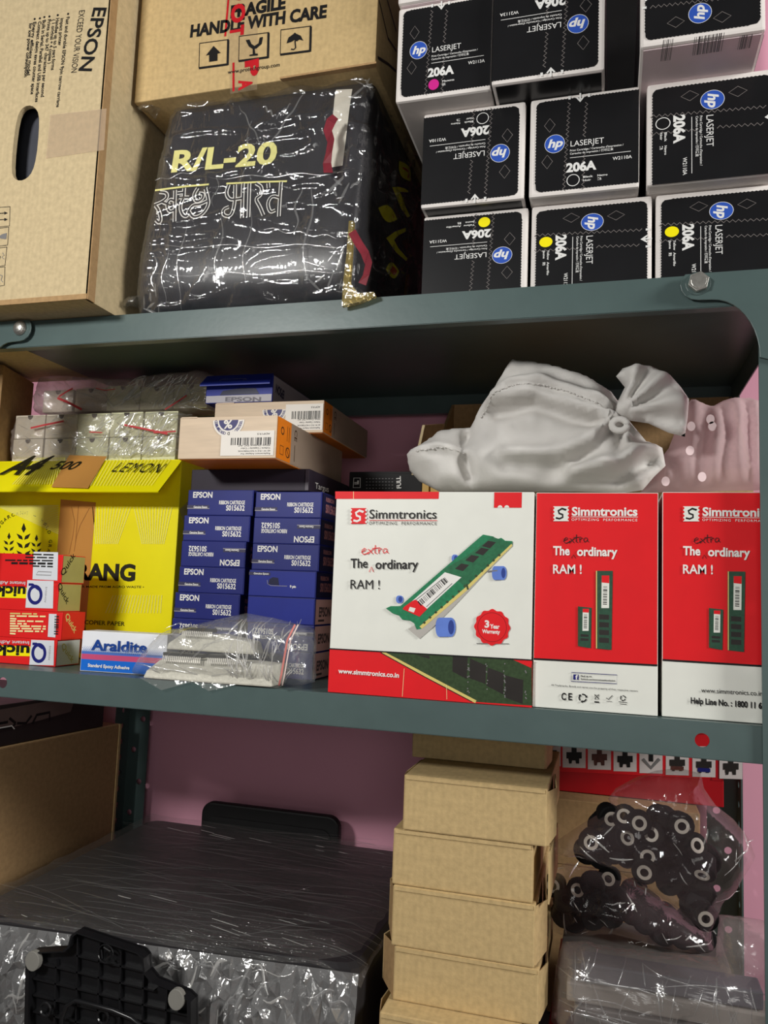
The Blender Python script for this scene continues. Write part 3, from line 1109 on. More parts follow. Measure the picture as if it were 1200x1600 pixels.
P.pbars((1152, 76), (1172, 73), -20, GREY, 9, 6)
P.build('bar_codes')

b = toner('toner box above the magenta one, only its pale lower edge in view', .0705, .1706, -.020, z1 + .0006, z1 + .106, 0, None, 'W2110A', nK)
mb = MB(); mb.box((.003, .004, -.0010), (b.w - .003, .315, -.0003), M('pinkish_white_board', (226, 208, 212), .55, .03)) if False else mb.box((.003, .004, -.0004), (b.w - .003, .315, .0002), M('pinkish_white_board', (226, 208, 212), .55, .03)); mb.build('pale_underside', b.root)
b = Box('tall_box', 'tall black filler box darkening the gaps behind the toner boxes', 'box', .10, .455, .352, .04, ZU, ZU + .75, M('black_gap_filler', (20, 19, 20), .6, .1, spec=.2), bev=.001)  # box added at the back so the gaps between toner boxes stay dark
mb = MB(); mb.box((.002, -.0006, .60), (b.w - .002, .002, .6015), M('black_gap_filler_seam', (40, 38, 38), .6)); mb.build('lid_edge', b.root)

# ================================================================== middle shelf (top at z = 0)
# ---- quick-fix adhesive boxes
QRED = M('bright_red_board', (222, 36, 36), .4, .03)
QWHT = M('bluish_white_board', (214, 216, 222), .45, .03)
QOLV = M('gold_board', (168, 158, 96), .4, .06)
def quick(label, x1, z0, z1, y, kind):
    b = Box('adhesive_box', label, 'box', -.466, x1, y + .005, .043, z0, z1, QRED, bev=.0006)
    return b
def qprint(b, P, py0, py1, xr, xw):
    """Upside-down name: white right end with a big Q, yellow band with the rest."""
    def y(t, x): return py0 + (py1 - py0) * t + (x - 60) * .03
    P.ppoly([(xw, y(.0, xw)), (xr, y(.0, xr)), (xr - 1, y(1, xr)), (xw - 3, y(1, xw))], QWHT)
    P.ppoly([(-70, y(.27, -70)), (xw - 1, y(.27, xw)), (xw - 2, y(.66, xw)), (-70, y(.66, -70))], YEL)
    P.T('uick', (xw - 2, y(.25, xw)), (-7, y(.25, -7)), 16.5, BLACK, .04)
    P.T('Instant Adhesive', (xw - 3, y(.06, xw)), (-20, y(.06, -20)), 5.5, QWHT, .01)
    c = [(xw + 12 + 9.5 * math.cos(a), y(.52, xw + 12) + 13 * math.sin(a)) for a in [2 * PI * k / 28 for k in range(28)]]
    P.pline(c, 4.6, NAVY, True)
    P.pline([(xw + 2, y(.16, xw)), (xw + 8, y(.16, xw)), (xw + 18, y(.34, xw))], 3.4, NAVY)
    P.T('ADHESIVE', (xw + 29, y(.8, xw + 29)), (xw + 31, y(.22, xw + 29)), 2.6, GREY, 0)
def qend(b, mat, pts, ink, s, up=True):
    P = b.right()
    P.rect(.001, .001, b.d - .001, b.h - .001, mat)
    P.T(s, pts[0], pts[1], 7, ink, .02)
    P.build('end_panel')
b = quick('lowest small red and white adhesive box of the stack, upside down big Q', -.3380, .0, .0310, .037, 0)
P = b.front(); qprint(b, P, 1000, 1039, 85, 49); P.build('printed_front')
qend(b, M('grey_white_board', (190, 194, 194), .45, .03), [(95, 1010), (112, 1036)], QOLV, 'Quick')
b = quick('all red small adhesive box with a white bar code panel, second from bottom', -.3335, .0312, .0640, .037, 1)
P = b.front()
for k, (x0, x1) in enumerate([(16, 58), (16, 72), (16, 26), (16, 68), (16, 42), (16, 72), (16, 72), (16, 68), (16, 26)]):
    P.greek((x0, 958.5 + k * 3.9), (x1, 959.3 + k * 3.9), 1.9, CREAM if k else GOLD, k)
P.ppoly([(77, 959), (89, 959.5), (87, 996), (75, 995)], QWHT)
P.pbars((86, 962), (84.5, 993), -6.5, BLACK, 14, 3)
P.build('printed_front')
qend(b, QRED, [(101, 963), (116, 990)], GOLD, 'Quick')
b = quick('small adhesive box with an upside down Q on white, third from bottom', -.3420, .0642, .0985, .037, 2)
P = b.front(); qprint(b, P, 907, 950, 84, 43); P.build('printed_front')
qend(b, QOLV, [(89, 915), (104, 945)], BLACK, 'Quick')
b = quick('topmost small red adhesive box with upside down black small print on white', -.3395, .0987, .1325, .037, 3)
P = b.front()
P.ppoly([(53, 862), (91, 863), (90, 907), (51, 905)], QWHT)
for k, (x0, x1) in enumerate([(84, 40), (84, 38), (83, 8), (83, 18), (83, 50)]):
    P.greek((x0, 867 + k * 4.6), (x1, 866 + k * 4.6), 1.9 if k != 3 else 2.8, BLACK, k)
P.pline([(57, 898), (80, 899), (81, 894), (60, 893)], .8, GREY, True)
P.build('printed_front')
qend(b, QOLV, [(98, 901), (118, 868)], BLACK, 'Quick')

# ---- white and blue epoxy box
b = Box('adhesive_box', 'white and blue epoxy adhesive carton lying on the shelf edge', 'box', -.2905, -.1840, .024, .03, 0, .0455, M('clean_white_board', (228, 230, 236), .4, .02), rot=math.radians(3.5), bev=.0006)
EBLUE = M('epoxy_blue', (24, 104, 204), .4, .03)
P = b.front()
w, h = b.w, b.h
P.rect(.0008, .0008, w - .0008, .0135, EBLUE)
P.rect(.0008, .0135, w - .0008, .0195, M('epoxy_pink', (196, 76, 116), .45, .03))
P.rect(.0008, .0195, w - .0008, .0225, M('epoxy_midblue', (72, 110, 190), .45, .03))
for k in range(44):
    for j in range(4):
        s_ = .0011 * (1 - j * .2)
        x = .002 + k * .00236 + (j % 2) * .00118
        P.poly([(x - s_, .0231 + j * .0016), (x, .0231 + j * .0016 - s_), (x + s_, .0231 + j * .0016), (x, .0231 + j * .0016 + s_)], M('epoxy_dots', (140, 160, 206), .5, .02))
P.build('colour_bands')
P = b.front(lift=.0012)
P.T('Araldite', (143, 1015), (230, 1020), 16.5, M('epoxy_deep_blue', (20, 62, 140), .45, .03), .03)
P.T('Standard Epoxy Adhesive', (138, 1041.5), (203, 1046), 5.2, WHITE, .03)
P.build('lettering')

# ---- yellow copier paper carton
YBOX = M('lemon_yellow_board', (248, 236, 10), .45, .05, 12)
YPAL = M('pale_yellow_stripe', (246, 240, 120), .35, .03)
b = Box('paper_carton', 'bright yellow copier paper carton with its front flap hanging open', 'carton', -.552, -.2515, .15, .20, 0, .2655, YBOX, bev=.0015)
P = b.front()
def clipx(pts): return pts
r9 = random.Random(5)
for k in range(26):       # fanned pale stripes in three panels
    a = k / 25
    P.pline([(145 + 124 * a, 792), (150 + 70 * a + (36 if a > .5 else 0), 850)], 1.3, YPAL)
for k in range(16):
    P.pline([(55 - 60 * k / 15, 790), (92, 790 + 44 * k / 15)], 1.2, YPAL)
P.build('stripe_pattern')
P = b.front()
for k in range(18):
    a = k / 17
    P.pline([(165 + 86 * a, 958), (182 + 66 * a + 10 * (a - .5), 930)], 1.2, YPAL)
P.build('stripe_pattern')
P = b.front()
BTAPE = M('brown_packing_tape', (196, 140, 72), .25, .06, 20, bump=.3, bscale=60, stretch=(1, 1, .1))
P.ppoly([(95, 780), (150, 785), (131, 1020), (79, 1020)], BTAPE)
for q in ([(112, 792), (117, 815), (114, 838), (108, 866)], [(140, 794), (126, 820), (120, 838), (116, 862)], [(123, 790), (121, 815), (118, 850)]):
    P.pline(q, 1.1, M('tape_crease', (150, 100, 48), .4))
plab(P.build('packing_tape'), 'strip of brown packing tape')
P = b.front()
DOT = M('print_black', (36, 34, 18), .5)
def leaf(x, y, dx, dy, w):
    a, c = Vector((x, y)), Vector((x + dx, y + dy))
    q = Vector((-dy, dx)).normalized() * w
    P.ppoly([tuple(a), tuple(a * .6 + c * .4 + q), tuple(c), tuple(a * .6 + c * .4 - q)], DOT)
for cx, base, top, s_ in ((14, 880, 832, .8), (37, 868, 817, 1.1), (57, 880, 835, .8)):
    leaf(cx, top + 14 * s_, .5, -14 * s_, 3.2 * s_)
    for k in range(3):
        y = top + 24 * s_ + k * 12 * s_
        leaf(cx - 1, y, -9 * s_, -9 * s_, 2.6 * s_); leaf(cx + 1, y, 9 * s_, -9 * s_, 2.6 * s_)
for k, ch in enumerate('T • SUGARCANE • WILD GRASS'):
    th = math.radians(196 - k * 9.4)
    R_ = 41
    px_, py_ = 36 + R_ * math.cos(th), 845 - R_ * math.sin(th)
    d = Vector((math.sin(th), math.cos(th))) * 2.4
    if ch != ' ':
        P.T(ch, (px_ - d.x, py_ - d.y), (px_ + d.x, py_ + d.y), 5.2, DOT, .01)
P.build('wheat_emblem')
P = b.front()
P.T('RANG', (119, 905), (211, 907), 25, DOT, .045)
P.T('FAMILY PAPER MADE FROM AGRO WASTE •', (90, 918), (225, 919), 3.6, DOT, .01)
P.T('MULTI PURPOSE COPIER PAPER', (62, 972), (195, 978), 6.6, DOT, .015)
P.T('PAPER', (116, 985), (135, 986), 5, DOT, .01)
P.build('lettering')
mb = MB()
ex, ed = b.w, Vector((0, -.05, -.0485))
mb.prism([(0, 0, b.h), (ex, 0, b.h), Vector((ex - .001, 0, b.h)) + ed, Vector((0, 0, b.h)) + ed], (0, .0012, -.0012), YBOX)
fl = mb.build('front_flap', b.root)
nv = ed.normalized()
P = Print(b.root, Vector((0, 0, b.h)) + ed, (1, 0, 0), -nv, lift=.0012)
for k in range(20):
    P.pline([(60 + k * 2.2, 716), (20 + k * 4.2, 758)], 1.1, YPAL)
    P.pline([(165 + k * 5.4, 718), (142 + k * 5, 760)], .9, YPAL)
plab(P.build('flap_stripes'), 'pale stripes on the flap')
P = Print(b.root, Vector((0, 0, b.h)) + ed, (1, 0, 0), -nv, lift=.002)
P.ppoly([(109, 713), (168, 715), (138, 765), (81, 763)], BTAPE)
plab(P.build('flap_tape'), 'brown packing tape across the flap')
P = Print(b.root, Vector((0, 0, b.h)) + ed, (1, 0, 0), -nv, lift=.0024)
P.T('A4', (0, 742), (51, 743), 23, DOT, .04, ital=.25)
P.T('500', (78, 735), (116, 736), 11, DOT, .02, ital=.25)
P.T('LEMON', (174, 739), (246, 741), 13, DOT, .0, ital=.2, space=1.25)
P.build('flap_lettering')
SIL = film('scuffed_film', haze=.3, gloss=.15, rough=.15, hazecol=(190, 180, 110), bump=.6)
mb = MB()
c0 = Vector((b.w + .0008, 0, 0))
mb.add([c0 + Vector(p) for p in [(0, .0, .2), (.006, .015, .215), (.004, .04, .24), (0, .06, .265), (0, .10, .2655), (.003, .08, .2), (0, .05, .14), (.002, .02, .17)]], [(0, 1, 2, 7), (2, 3, 4, 5), (2, 5, 6, 7)], SIL)
plab(mb.build('torn_wrap', b.root), 'torn plastic wrap on the side')
mb = MB(); mb.box((0, .0002, b.h - .0006), (b.w, .199, b.h + .0009), YBOX); mb.build('top_flap', b.root)

# ---- brown carton standing at the far left end of the yellow one
b = Box('cardboard_carton', 'plain brown carton half out of view beside the bagged little boxes', 'carton', -.6384, -.5364, .1118, .10, .2672, .404, CARDD, rot=math.radians(16.4), bev=.0015)
mb = MB(); mb.box((.0, -.0008, .130), (b.w, .003, .1335), CARDD); mb.build('lid_edge', b.root)

# ---- two clear bags of little white boxes
LWB = M('little_white_board', (206, 196, 178), .5, .05)
LWB2 = M('greenish_white_board', (214, 214, 176), .5, .05)
HOLE = M('dark_notch', (40, 34, 30), .8)
def small_box(x, y, z, w, h, d, label, group, mat, rot=0):
    b = Box('small_box', label, 'box', x, x + w, y, d, z, z + h, mat, rot=rot, group=group, bev=.001)
    P = b.front()
    P.poly([(w * .5 + .0045 * math.cos(a), h - .0008 + .006 * math.sin(a)) for a in [PI + PI * k / 8 for k in range(9)]], HOLE)
    P.build('thumb_notch')
    return b
for r_ in range(2):
    for c in range(5):
        small_box(-.541 + c * .0535, .172 + .001 * ((c + r_) % 2), .268 + r_ * .0352, .0515, .0345, .05, 'pale little box, %s of the %s row in the lower clear bag' % (('leftmost', 'second from left', 'middle one', 'second from right', 'rightmost')[c], ('bottom', 'top')[r_]), 'little boxes in the lower bag', LWB2 if c >= 2 else LWB, math.radians((c % 3 - 1) * .8))
for c in range(5):
    small_box(-.516 + c * .0545, .1965 + .0015 * (c % 2), .3470, .052, .033 + .0015 * (c % 3), .05, 'pale little box, %s of the row in the upper clear bag' % ('leftmost', 'second from left', 'middle one', 'second from right', 'rightmost')[c], 'little boxes in the upper bag', LWB2 if c >= 2 else LWB, math.radians((c % 3 - 1) * 1.5))
FBOX = film('box_bag_film', haze=.18, gloss=.13, rough=.1, bump=1.0, bscale=55, stretch=(1, 1, 2), fres=.7, hazecol=(226, 214, 206))
REDL = M('red_bag_print', (198, 66, 70), .45, .1)
FBOX2 = film('upper_box_bag_film', haze=.28, gloss=.13, rough=.1, bump=1.0, bscale=55, stretch=(1, 1, 2), fres=.7, hazecol=(222, 200, 198))
def boxbag(label, outl, yc, fr, bk, lines, base, seed, zb):
    def fold(x, z, d, s):
        return min(d / .01, 1) * (crk(x + seed, z * 1.4, seed, 30, 5) * .0060 + .002 * noise.noise(Vector((x * 60, z * 60, seed))))
    mb = pillow(outl, yc, fr, bk, .008, .005, FBOX if seed < 3 else FBOX2, fold)
    t = thing('plastic_bag', label, 'bag', base)
    plab(local(mb, base).build('plastic_film', t, smooth=True), 'crinkled clear film')
    bag_glint_strips(t, mb, 60, .02, .13, .004, zb, .012, .05, .3, 1.2, int(seed * 10), w0=.0004, w1=.0011)
    bag_glint_strips(t, mb, 40, -.13, .13, .004, zb, .01, .04, -1.2, 1.2, int(seed * 20), GLINTD, .0004, .001)
    P = Print(t, (0, yc - fr - .0045 - base[1], 0), (1, 0, 0), (0, 0, 1), lift=.0004)
    for q, w in lines:
        P.pline(q, w, REDL)
    plab(P.build('red_print'), 'red lines printed on the film')
    return t
boxbag('clear plastic bag of little pale boxes lying on the yellow carton flap end', [(-.546, .2685), (-.54, .2678), (-.45, .2678), (-.35, .2678), (-.272, .2685), (-.268, .30), (-.270, .339), (-.30, .3412), (-.40, .3412), (-.50, .3412), (-.541, .339), (-.548, .315), (-.550, .295)], .2, .031, .03,
       [([(48, 669), (70, 664), (100, 658)], 2.4), ([(140, 675), (160, 676)], 1.5), ([(194, 664), (225, 670), (262, 678)], 2.6), ([(240, 676), (275, 674)], 2.2)], (-.41, .2, .267), 1.7, .07)
boxbag('rumpled upper clear bag of pale boxes with faint red print', [(-.528, .345), (-.50, .3418), (-.40, .3418), (-.30, .3418), (-.242, .345), (-.236, .37), (-.239, .396), (-.26, .403), (-.31, .401), (-.38, .395), (-.44, .400), (-.49, .404), (-.526, .4035), (-.533, .37)], .215, .027, .038,
       [([(90, 622), (105, 628), (128, 640)], 3), ([(92, 620), (106, 611), (114, 607)], 2.2), ([(258, 640), (280, 626), (292, 618)], 2), ([(150, 607), (165, 610), (180, 608)], 1.2)], (-.39, .215, .342), 5.1, .05)

# ---- ribbon cartridge boxes in two stacks
RBLU = M('ribbon_box_blue', (28, 36, 112), .45, .06, 30)
RBL2 = M('ribbon_box_bright_blue', (32, 44, 136), .45, .05, 30)
RPNK = M('ribbon_side_dull_pink', (196, 150, 146), .5, .04)
RSID = M('ribbon_side_navy', (24, 26, 60), .4, .05)
RGRY = M('ribbon_grey_label', (150, 146, 150), .5, .04)
SIDEP = M('faded_side_print', (140, 92, 96), .5)
def ribbon_box(label, x0, x1, z0, z1, flip=False, kind='std', y=.089, side=None, rot=0):
    b = Box('ribbon_box', label, 'box', x0, x1, y, .20, z0, z1, RBLU, rot=rot, bev=.0007)
    w, h = b.w, b.h
    f = MB(); f.box((.0012, -.0005, .001), (w - .0012, .0005, h - .001), RBLU if kind == 'std' else RBL2); f.build('end_flap', b.root)
    xf = (lambda a, c: ((1 - a) * w, (1 - c) * h)) if flip else (lambda a, c: (a * w, c * h))
    if kind == 'std':
        P = b.front(lift=.0007, xf=xf)
        P.text('EPSON', (.08, .70), (.38, .70), .23, WHITE, .03)
        P.text('RIBBON CARTRIDGE', (.49, .44), (.88, .44), .15, WHITE, .025)
        P.text('S015632', (.60, .20), (.88, .20), .21, WHITE, .025)
        P.build('lettering')
        P = b.front(lift=.0007, xf=xf)
        P.poly([(.0, .26), (.30, .26), (.34, .31), (.34, .40), (.0, .40)], M('ribbon_strip_dark', (60, 58, 84), .5))
        P.text('Genuine Epson', (.1, .29), (.31, .29), .08, WHITE, .03)
        P.rect(0, .255, .345, .285, RGRY)
        P.build('grey_strip')
    elif kind == 'slot':
        P = b.front(lift=.0007)
        P.rect(.0, h * .80, w * .32, h * .92, M('ribbon_strip_dark', (60, 58, 84), .5))
        P.text('Genuine Epson', (.006, h * .83), (.025, h * .83), h * .07, WHITE, .03)
        P.line([(w * .58, h * .42), (w * .34, h * .42), (w * .29, h * .48), (w * .28, h * .62)], .0006, RGRY)
        P.poly([(w * .30, h * .46), (w * .46, h * .44), (w * .44, h * .72), (w * .36, h * .74), (w * .31, h * .66)], RSID)
        P.text('9 pin', (w * .62, h * .37), (w * .71, h * .37), h * .09, WHITE, .05)
        P.build('hang_slot')
    s = b.right(lift=.0006)
    if side == 'pink':
        s.rect(.001, .001, .199, h - .001, RPNK)
        s.text('EPSON', (.012, .010), (.05, .010), .011, M('side_dark_print', (70, 58, 62), .5), .04)
        if not flip:
            s.rect(.010, .004, .03, .0065, M('side_dark_print', (70, 58, 62), .5))
    else:
        s.rect(.001, .001, .199, h - .001, RSID)
        s.text('S015632', (.012, .008), (.05, .008), .010, SIDEP, .04)
        s.text('RIBBON', (.012, .021), (.04, .021), .005, SIDEP, .03)
    s.build('side_panel')
    return b
hL = .0311
LX = [(-.2035, -.1165), (-.2070, -.1195), (-.2080, -.1225), (-.2090, -.1225), (-.2125, -.1265), (-.2140, -.1280), (-.2150, -.1285)]
wd = ['topmost', 'second', 'third', 'fourth', 'fifth', 'sixth', 'lowest']
for k in range(7):
    z0 = hL * (6 - k)
    ribbon_box('blue ribbon cartridge box, %s from the top of the leaning left stack' % wd[k] if k not in (0, 6) else 'blue ribbon cartridge box, %s of the leaning left stack' % wd[k],
               LX[k][0], LX[k][1], z0, z0 + hL - .0002, flip=k in (2, 5), rot=math.radians((0, .5, -.3, .2, 0, .4, 0)[k]))
RX = [(-.1135, -.0295), (-.1140, -.0300), (-.1140, -.0300), (-.1165, -.0320), (-.1165, -.0320), (-.1150, -.0320), (-.1140, -.0320)]
hR = .0308
RLAB = ['topmost', 'upside down, second from the top', 'third from the top', 'open hang slot, fourth from the top', 'pink side, fifth from the top', 'pale side, sixth from the top', 'lowest']
for k in range(7):
    z0 = hR * (6 - k)
    ribbon_box('blue ribbon cartridge box, %s of the right stack' % RLAB[k], RX[k][0], RX[k][1], z0, z0 + hR - .0002, flip=k in (1, 5), kind='slot' if k == 3 else ('plain' if k == 4 else 'std'), side='pink' if k >= 4 else None, rot=math.radians((-.4, 0, .4, 0, -.2, 0, 0)[k]))

# ---- black flat box over them, adapter boxes and the open blue box
b = Box('flat_box', 'flat black violet box lying across both stacks of blue boxes', 'box', -.207, -.051, .10, .22, .2180, .2445, M('violet_black_board', (42, 34, 46), .55, .1, spec=.25), bev=.0008)
P = b.right(lift=.0004)
P.T('Targus', (492, 763), (513, 769), 8, WHITE, .0)
P.build('lettering')
mb = MB(); mb.box((b.w * .97, -.0006, .0008), (b.w - .0006, .0008, b.h - .0008), M('violet_black_edge', (70, 62, 72), .4)); mb.build('end_flap', b.root)
def wood():
    m = M('pale_wood_print', (206, 184, 158), .45, .07, 7, stretch=(3, 3, 30))
    return m
WOOD = wood()
ABRN = M('adapter_side_grey', (150, 132, 116), .5, .04)
AWHT = M('adapter_label_white', (226, 220, 212), .5, .02)
ABLU = M('badge_navy', (52, 50, 104), .45, .04)
def adapter(label, x0, x1, y, d, z0, z1, badge, lab, seed, ow):
    b = Box('adapter_box', label, 'box', x0, x1, y, d, z0, z1, WOOD, bev=.0007)
    w, h = b.w, b.h
    P = b.front(lift=.0005)
    cx, cy, r = badge
    def arc_(r0, r1, mat, lo=h - .0006):
        n = 30
        pts = []
        for k in range(n + 1):
            a = PI + PI * k / n
            pts.append((cx + r1 * math.cos(a), min(lo, cy + r1 * math.sin(a))))
        P.poly(pts + [(cx + r1, min(lo, cy)), (cx - r1, min(lo, cy))], mat)
    arc_(0, r, AWHT); arc_(0, r * .62, ABLU)
    for k, ch in enumerate('TESTED AND CERTIFIED'):
        a = math.radians(352 - k * 8.8)
        if ch != ' ':
            q = Vector((math.sin(a), -math.cos(a))) * (r * .075)
            o_ = Vector((cx + r * .72 * math.cos(a), cy + r * .72 * math.sin(a)))
            if o_.y < h - .002:
                P.text(ch, tuple(o_ - q), tuple(o_ + q), r * .17, ABLU, .03)
    P.text('%', (cx + r * .26, cy - r * .02), (cx - r * .3, cy - r * .02), r * .5, AWHT, .03)
    P.build('badge')
    P = b.front(lift=.0006)
    lx0, ly0, lx1, ly1 = lab
    P.rect(lx0, ly0, lx1, ly1, AWHT)
    lw, lh = lx1 - lx0, ly1 - ly0
    P.bars((lx1 - lw * .06, ly1 - lh * .27), (lx0 + lw * .16, ly1 - lh * .27), lh * .30, BLACK, 26, seed)
    P.text('ADP19.5', (lx1 - lw * .08, ly1 - lh * .1), (lx1 - lw * .32, ly1 - lh * .1), lh * .07, BLACK, .02)
    for k in range(4):
        P.text(['Replacement Adapter For', '65 W 19.5 V NOTEBOOK', 'Voltage / Capacity / Color', 'Watt Output DC AC'][k], (lx1 - lw * .06, ly0 + lh * (.10 + .11 * k)), (lx1 - lw * (.62 + .05 * (k % 2)), ly0 + lh * (.10 + .11 * k)), lh * .06, BLACK, .02)
    P.build('label')
    P = b.right(lift=.0005)
    P.rect(.0006, .0006, ow, h - .0006, ORANGE)
    P.rect(ow, .0006, d - .001, h - .0006, ABRN)
    q = M('orange_side_print', (60, 40, 24), .5)
    P.ring(ow * .38, h * .70, h * .10, h * .035, q, 12)
    P.line([(ow * .25, h * .34), (ow * .48, h * .34), (ow * .48, h * .14), (ow * .25, h * .14)], .001, q, True)
    P.ring(ow * .8, h * .24, h * .13, h * .03, q, 14); P.line([(ow * .68, h * .34), (ow * .92, h * .14)], .0012, q)
    P.line([(ow * .72, h * .5), (ow * .72, h * .86)], .001, q); P.line([(ow * .86, h * .5), (ow * .86, h * .86)], .001, q)
    P.text('CE', (ow * 1.25, h * .88), (ow * 1.25, h * .6), .008, q, .02)
    P.greek if False else None
    P.line([(ow * 1.3, h * .1), (ow * 1.3, h * .5)], .0014, q)
    P.build('side_panel')
    mb = MB(); mb.box((.001, .002, -.0006), (w - .001, d - .002, .0), ORANGE); mb.build('orange_underside', b.root)
    mb = MB(); mb.box((.002, -.0007, h - .001), (w * .18, .006, h + .0004), WOOD); mb.build('lid_edge', b.root)
    return b
adapter('pale wood patterned adapter box with orange side, resting on the flat violet box', -.1860, -.0646, .030, .222, .2453, .2935, (.062, .0440, .0195), (.054, .003, .119, .031), 7, .040)
adapter('second pale adapter box lying behind and above the front one, orange side', -.1956, -.0475, .128, .182, .2942, .3345, (.083, .030, .0165), (.098, .003, .1475, .036), 8, .030)
b = Box('ribbon_box', 'open blue ribbon cartridge box with raised tuck flap, topmost over the adapter boxes', 'box', -.2110, -.1180, .130, .15, .3352, .3700, RBL2, bev=.0007)
mb = MB()
mb.prism([(-.003, -.0120, .0215), (b.w + .001, -.0120, .0215), (b.w, 0, .0352), (0, 0, .0352)], (0, .0004, .0012), RBL2)
mb.prism([(-.003, -.0120, .0215), (b.w + .001, -.0120, .0215), (b.w + .001, -.0118, .0200), (-.003, -.0118, .0200)], (0, .001, 0), M('blue_flap_edge', (90, 100, 190), .4))
fo = mb.build('tuck_flap', b.root)
P = Print(b.root, (0, -.0120, .0227), (1, 0, 0), Vector((0, .0120, .0137)).normalized(), lift=.0003)
P.line([(b.w * .24, .006), (b.w * .27, .0085), (b.w * .62, .0085), (b.w * .66, .0055), (b.w * .60, .005)], .0006, RGRY)
P.build('hang_slot')
P = b.front(lift=.0004)
P.rect(.0008, .0008, b.w - .0008, .0098, M('ribbon_light_grey', (176, 172, 178), .5, .03))
P.T('EPSON', (352, 627), (408, 627), 6.5, M('faded_grey_print', (110, 106, 112), .5), .04)
P.poly([(.02, .0105), (.075, .0105), (.07, .018), (.05, .019), (.024, .016)], RSID)
P.build('printed_front')
P = b.right(lift=.0004)
P.rect(.0008, .0008, .149, b.h - .0008, M('ribbon_side_grey', (150, 146, 154), .5, .03))
P.T('EPSON', (444, 612), (431, 600), 7, RSID, .05)
P.build('side_panel')

# ---- narrow black box between the adapters and the white bag
b = Box('tall_box', 'black box printed with white lettering, behind the white and red carton', 'box', -.052, .050, .25, .10, 0, .2640, M('black_board', (30, 29, 30), .6, .1, spec=.2), bev=.0008)
P = b.front(lift=.0005)
P.pline([(553, 747), (563, 747), (563, 762), (552, 762)], 1, WHITE, True)
P.T('F', (561, 751), (554, 751), 6, WHITE, .03)
for i in range(9):
    for j in range(4):
        P.pline([(572 + i * 5, 748 + j * 5), (574.5 + i * 5, 748 + j * 5)], 1.2, GREY)
P.T('FULL', (627, 763), (626, 744), 7, WHITE, .03)
P.build('lettering')
mb = MB(); mb.box((.001, -.0006, .262), (b.w - .001, .004, .2645), M('black_board', (30, 29, 30))); mb.build('lid_edge', b.root)

# ---- memory module cartons
RWHT = M('carton_white', (226, 227, 219), .4, .02)
RRED = M('carton_red', (222, 24, 32), .5, .03)
EXTRA = [  # handwritten word "extra": strokes in a unit strip
    [(0, .35), (.12, .5), (.17, .62), (.1, .72), (.02, .55), (.0, .3), (.08, .12), (.2, .2), (.26, .34)],
    [(.24, .62), (.32, .45), (.42, .15)], [(.44, .6), (.33, .4), (.22, .12)],
    [(.52, 1.0), (.5, .6), (.5, .25), (.58, .15)], [(.4, .66), (.55, .7), (.7, .72)],
    [(.64, .6), (.65, .35), (.65, .15)], [(.65, .4), (.7, .58), (.77, .62)],
    [(.96, .58), (.86, .62), (.8, .4), (.84, .18), (.93, .28), (.97, .55), (.96, .3), (1.02, .16)]]
def extra(P, x0, y0, w, h, mat, wpx):
    for s in EXTRA:
        P.pline([(x0 + a * w, y0 - c * h - a * .03 * w) for a, c in s], wpx, mat)
def stamp(P, q, bg, fg):
    (x0, y0), (x1, y1) = q
    P.ppoly([(x0, y0), (x1, y0), (x1, y1), (x0, y1)], bg)
    for k in range(4):
        y = y0 + (y1 - y0) * (k + .5) / 4
        for x in (x0, x1):
            a = P.px(x, y); P.circle(a[0], a[1], .0012, fg if False else (RWHT if bg is RRED else RRED), 8)
    w, h = x1 - x0, y1 - y0
    P.pline([(x0 + w * .82, y0 + h * .25), (x0 + w * .55, y0 + h * .16), (x0 + w * .32, y0 + h * .3), (x0 + w * .38, y0 + h * .48), (x0 + w * .6, y0 + h * .56), (x0 + w * .6, y0 + h * .74), (x0 + w * .4, y0 + h * .84), (x0 + w * .16, y0 + h * .78)], h * .13, fg)
    P.pline([(x0 + w * .32, y0 + h * .3), (x0 + w * .55, y0 + h * .12), (x0 + w * .85, y0 + h * .22)], h * .07, fg)
b = Box('memory_carton', 'square white and red memory module carton with a skateboard picture', 'carton', .0180, .2205, .004, .112, 0, .2045, RWHT, bev=.0008)
P = b.front(lift=.0003)
z = lambda x, y: (500 + x * .3, 740 + y * .3)
def Z(*pts): return [z(*p) for p in pts]
P.ppoly(Z((80, 93), (620, 95), (618, 132), (80, 132)), RRED)
P.pline(Z((175, 93), (175, 132)), .7, CREAM)
P.ppoly(Z((908, 98), (1052, 98), (1050, 178), (906, 178)), RRED)
for x in (938, 973):
    P.ppoly(Z(*[(x + 13 * math.cos(a), 178 - 13 * math.sin(a)) for a in [PI * k / 8 for k in range(9)]]), RWHT)
P.build('red_band')
P = b.front(lift=.0004)
P.ppoly(Z((51, 912), (1106, 972), (1104, 1218), (42, 1136)), RRED)
P.build('red_panel')
P = b.front(lift=.0005)
P.ppoly(Z((325, 930), (1104, 972), (1104, 1208), (800, 1188)), DGREEN)
P.pline(Z((325, 930), (560, 1055), (812, 1188)), 4.2, GOLD)
P.pline(Z((316, 932), (545, 1058), (792, 1188)), 1.3, BLACK)
for q in ([(692, 950), (770, 955), (765, 1070), (690, 1030)], [(782, 962), (866, 1000), (862, 1095), (778, 1065)], [(875, 1010), (958, 1040), (955, 1150), (868, 1105)], [(965, 1050), (1060, 1075), (1055, 1200), (962, 1165)]):
    P.ppoly(Z(*q), CHIP)
P.ppoly(Z((500, 944), (570, 947), (572, 965)), CHIP)
P.ppoly(Z((1000, 966), (1104, 972), (1100, 1012)), RRED)
rr = random.Random(2)
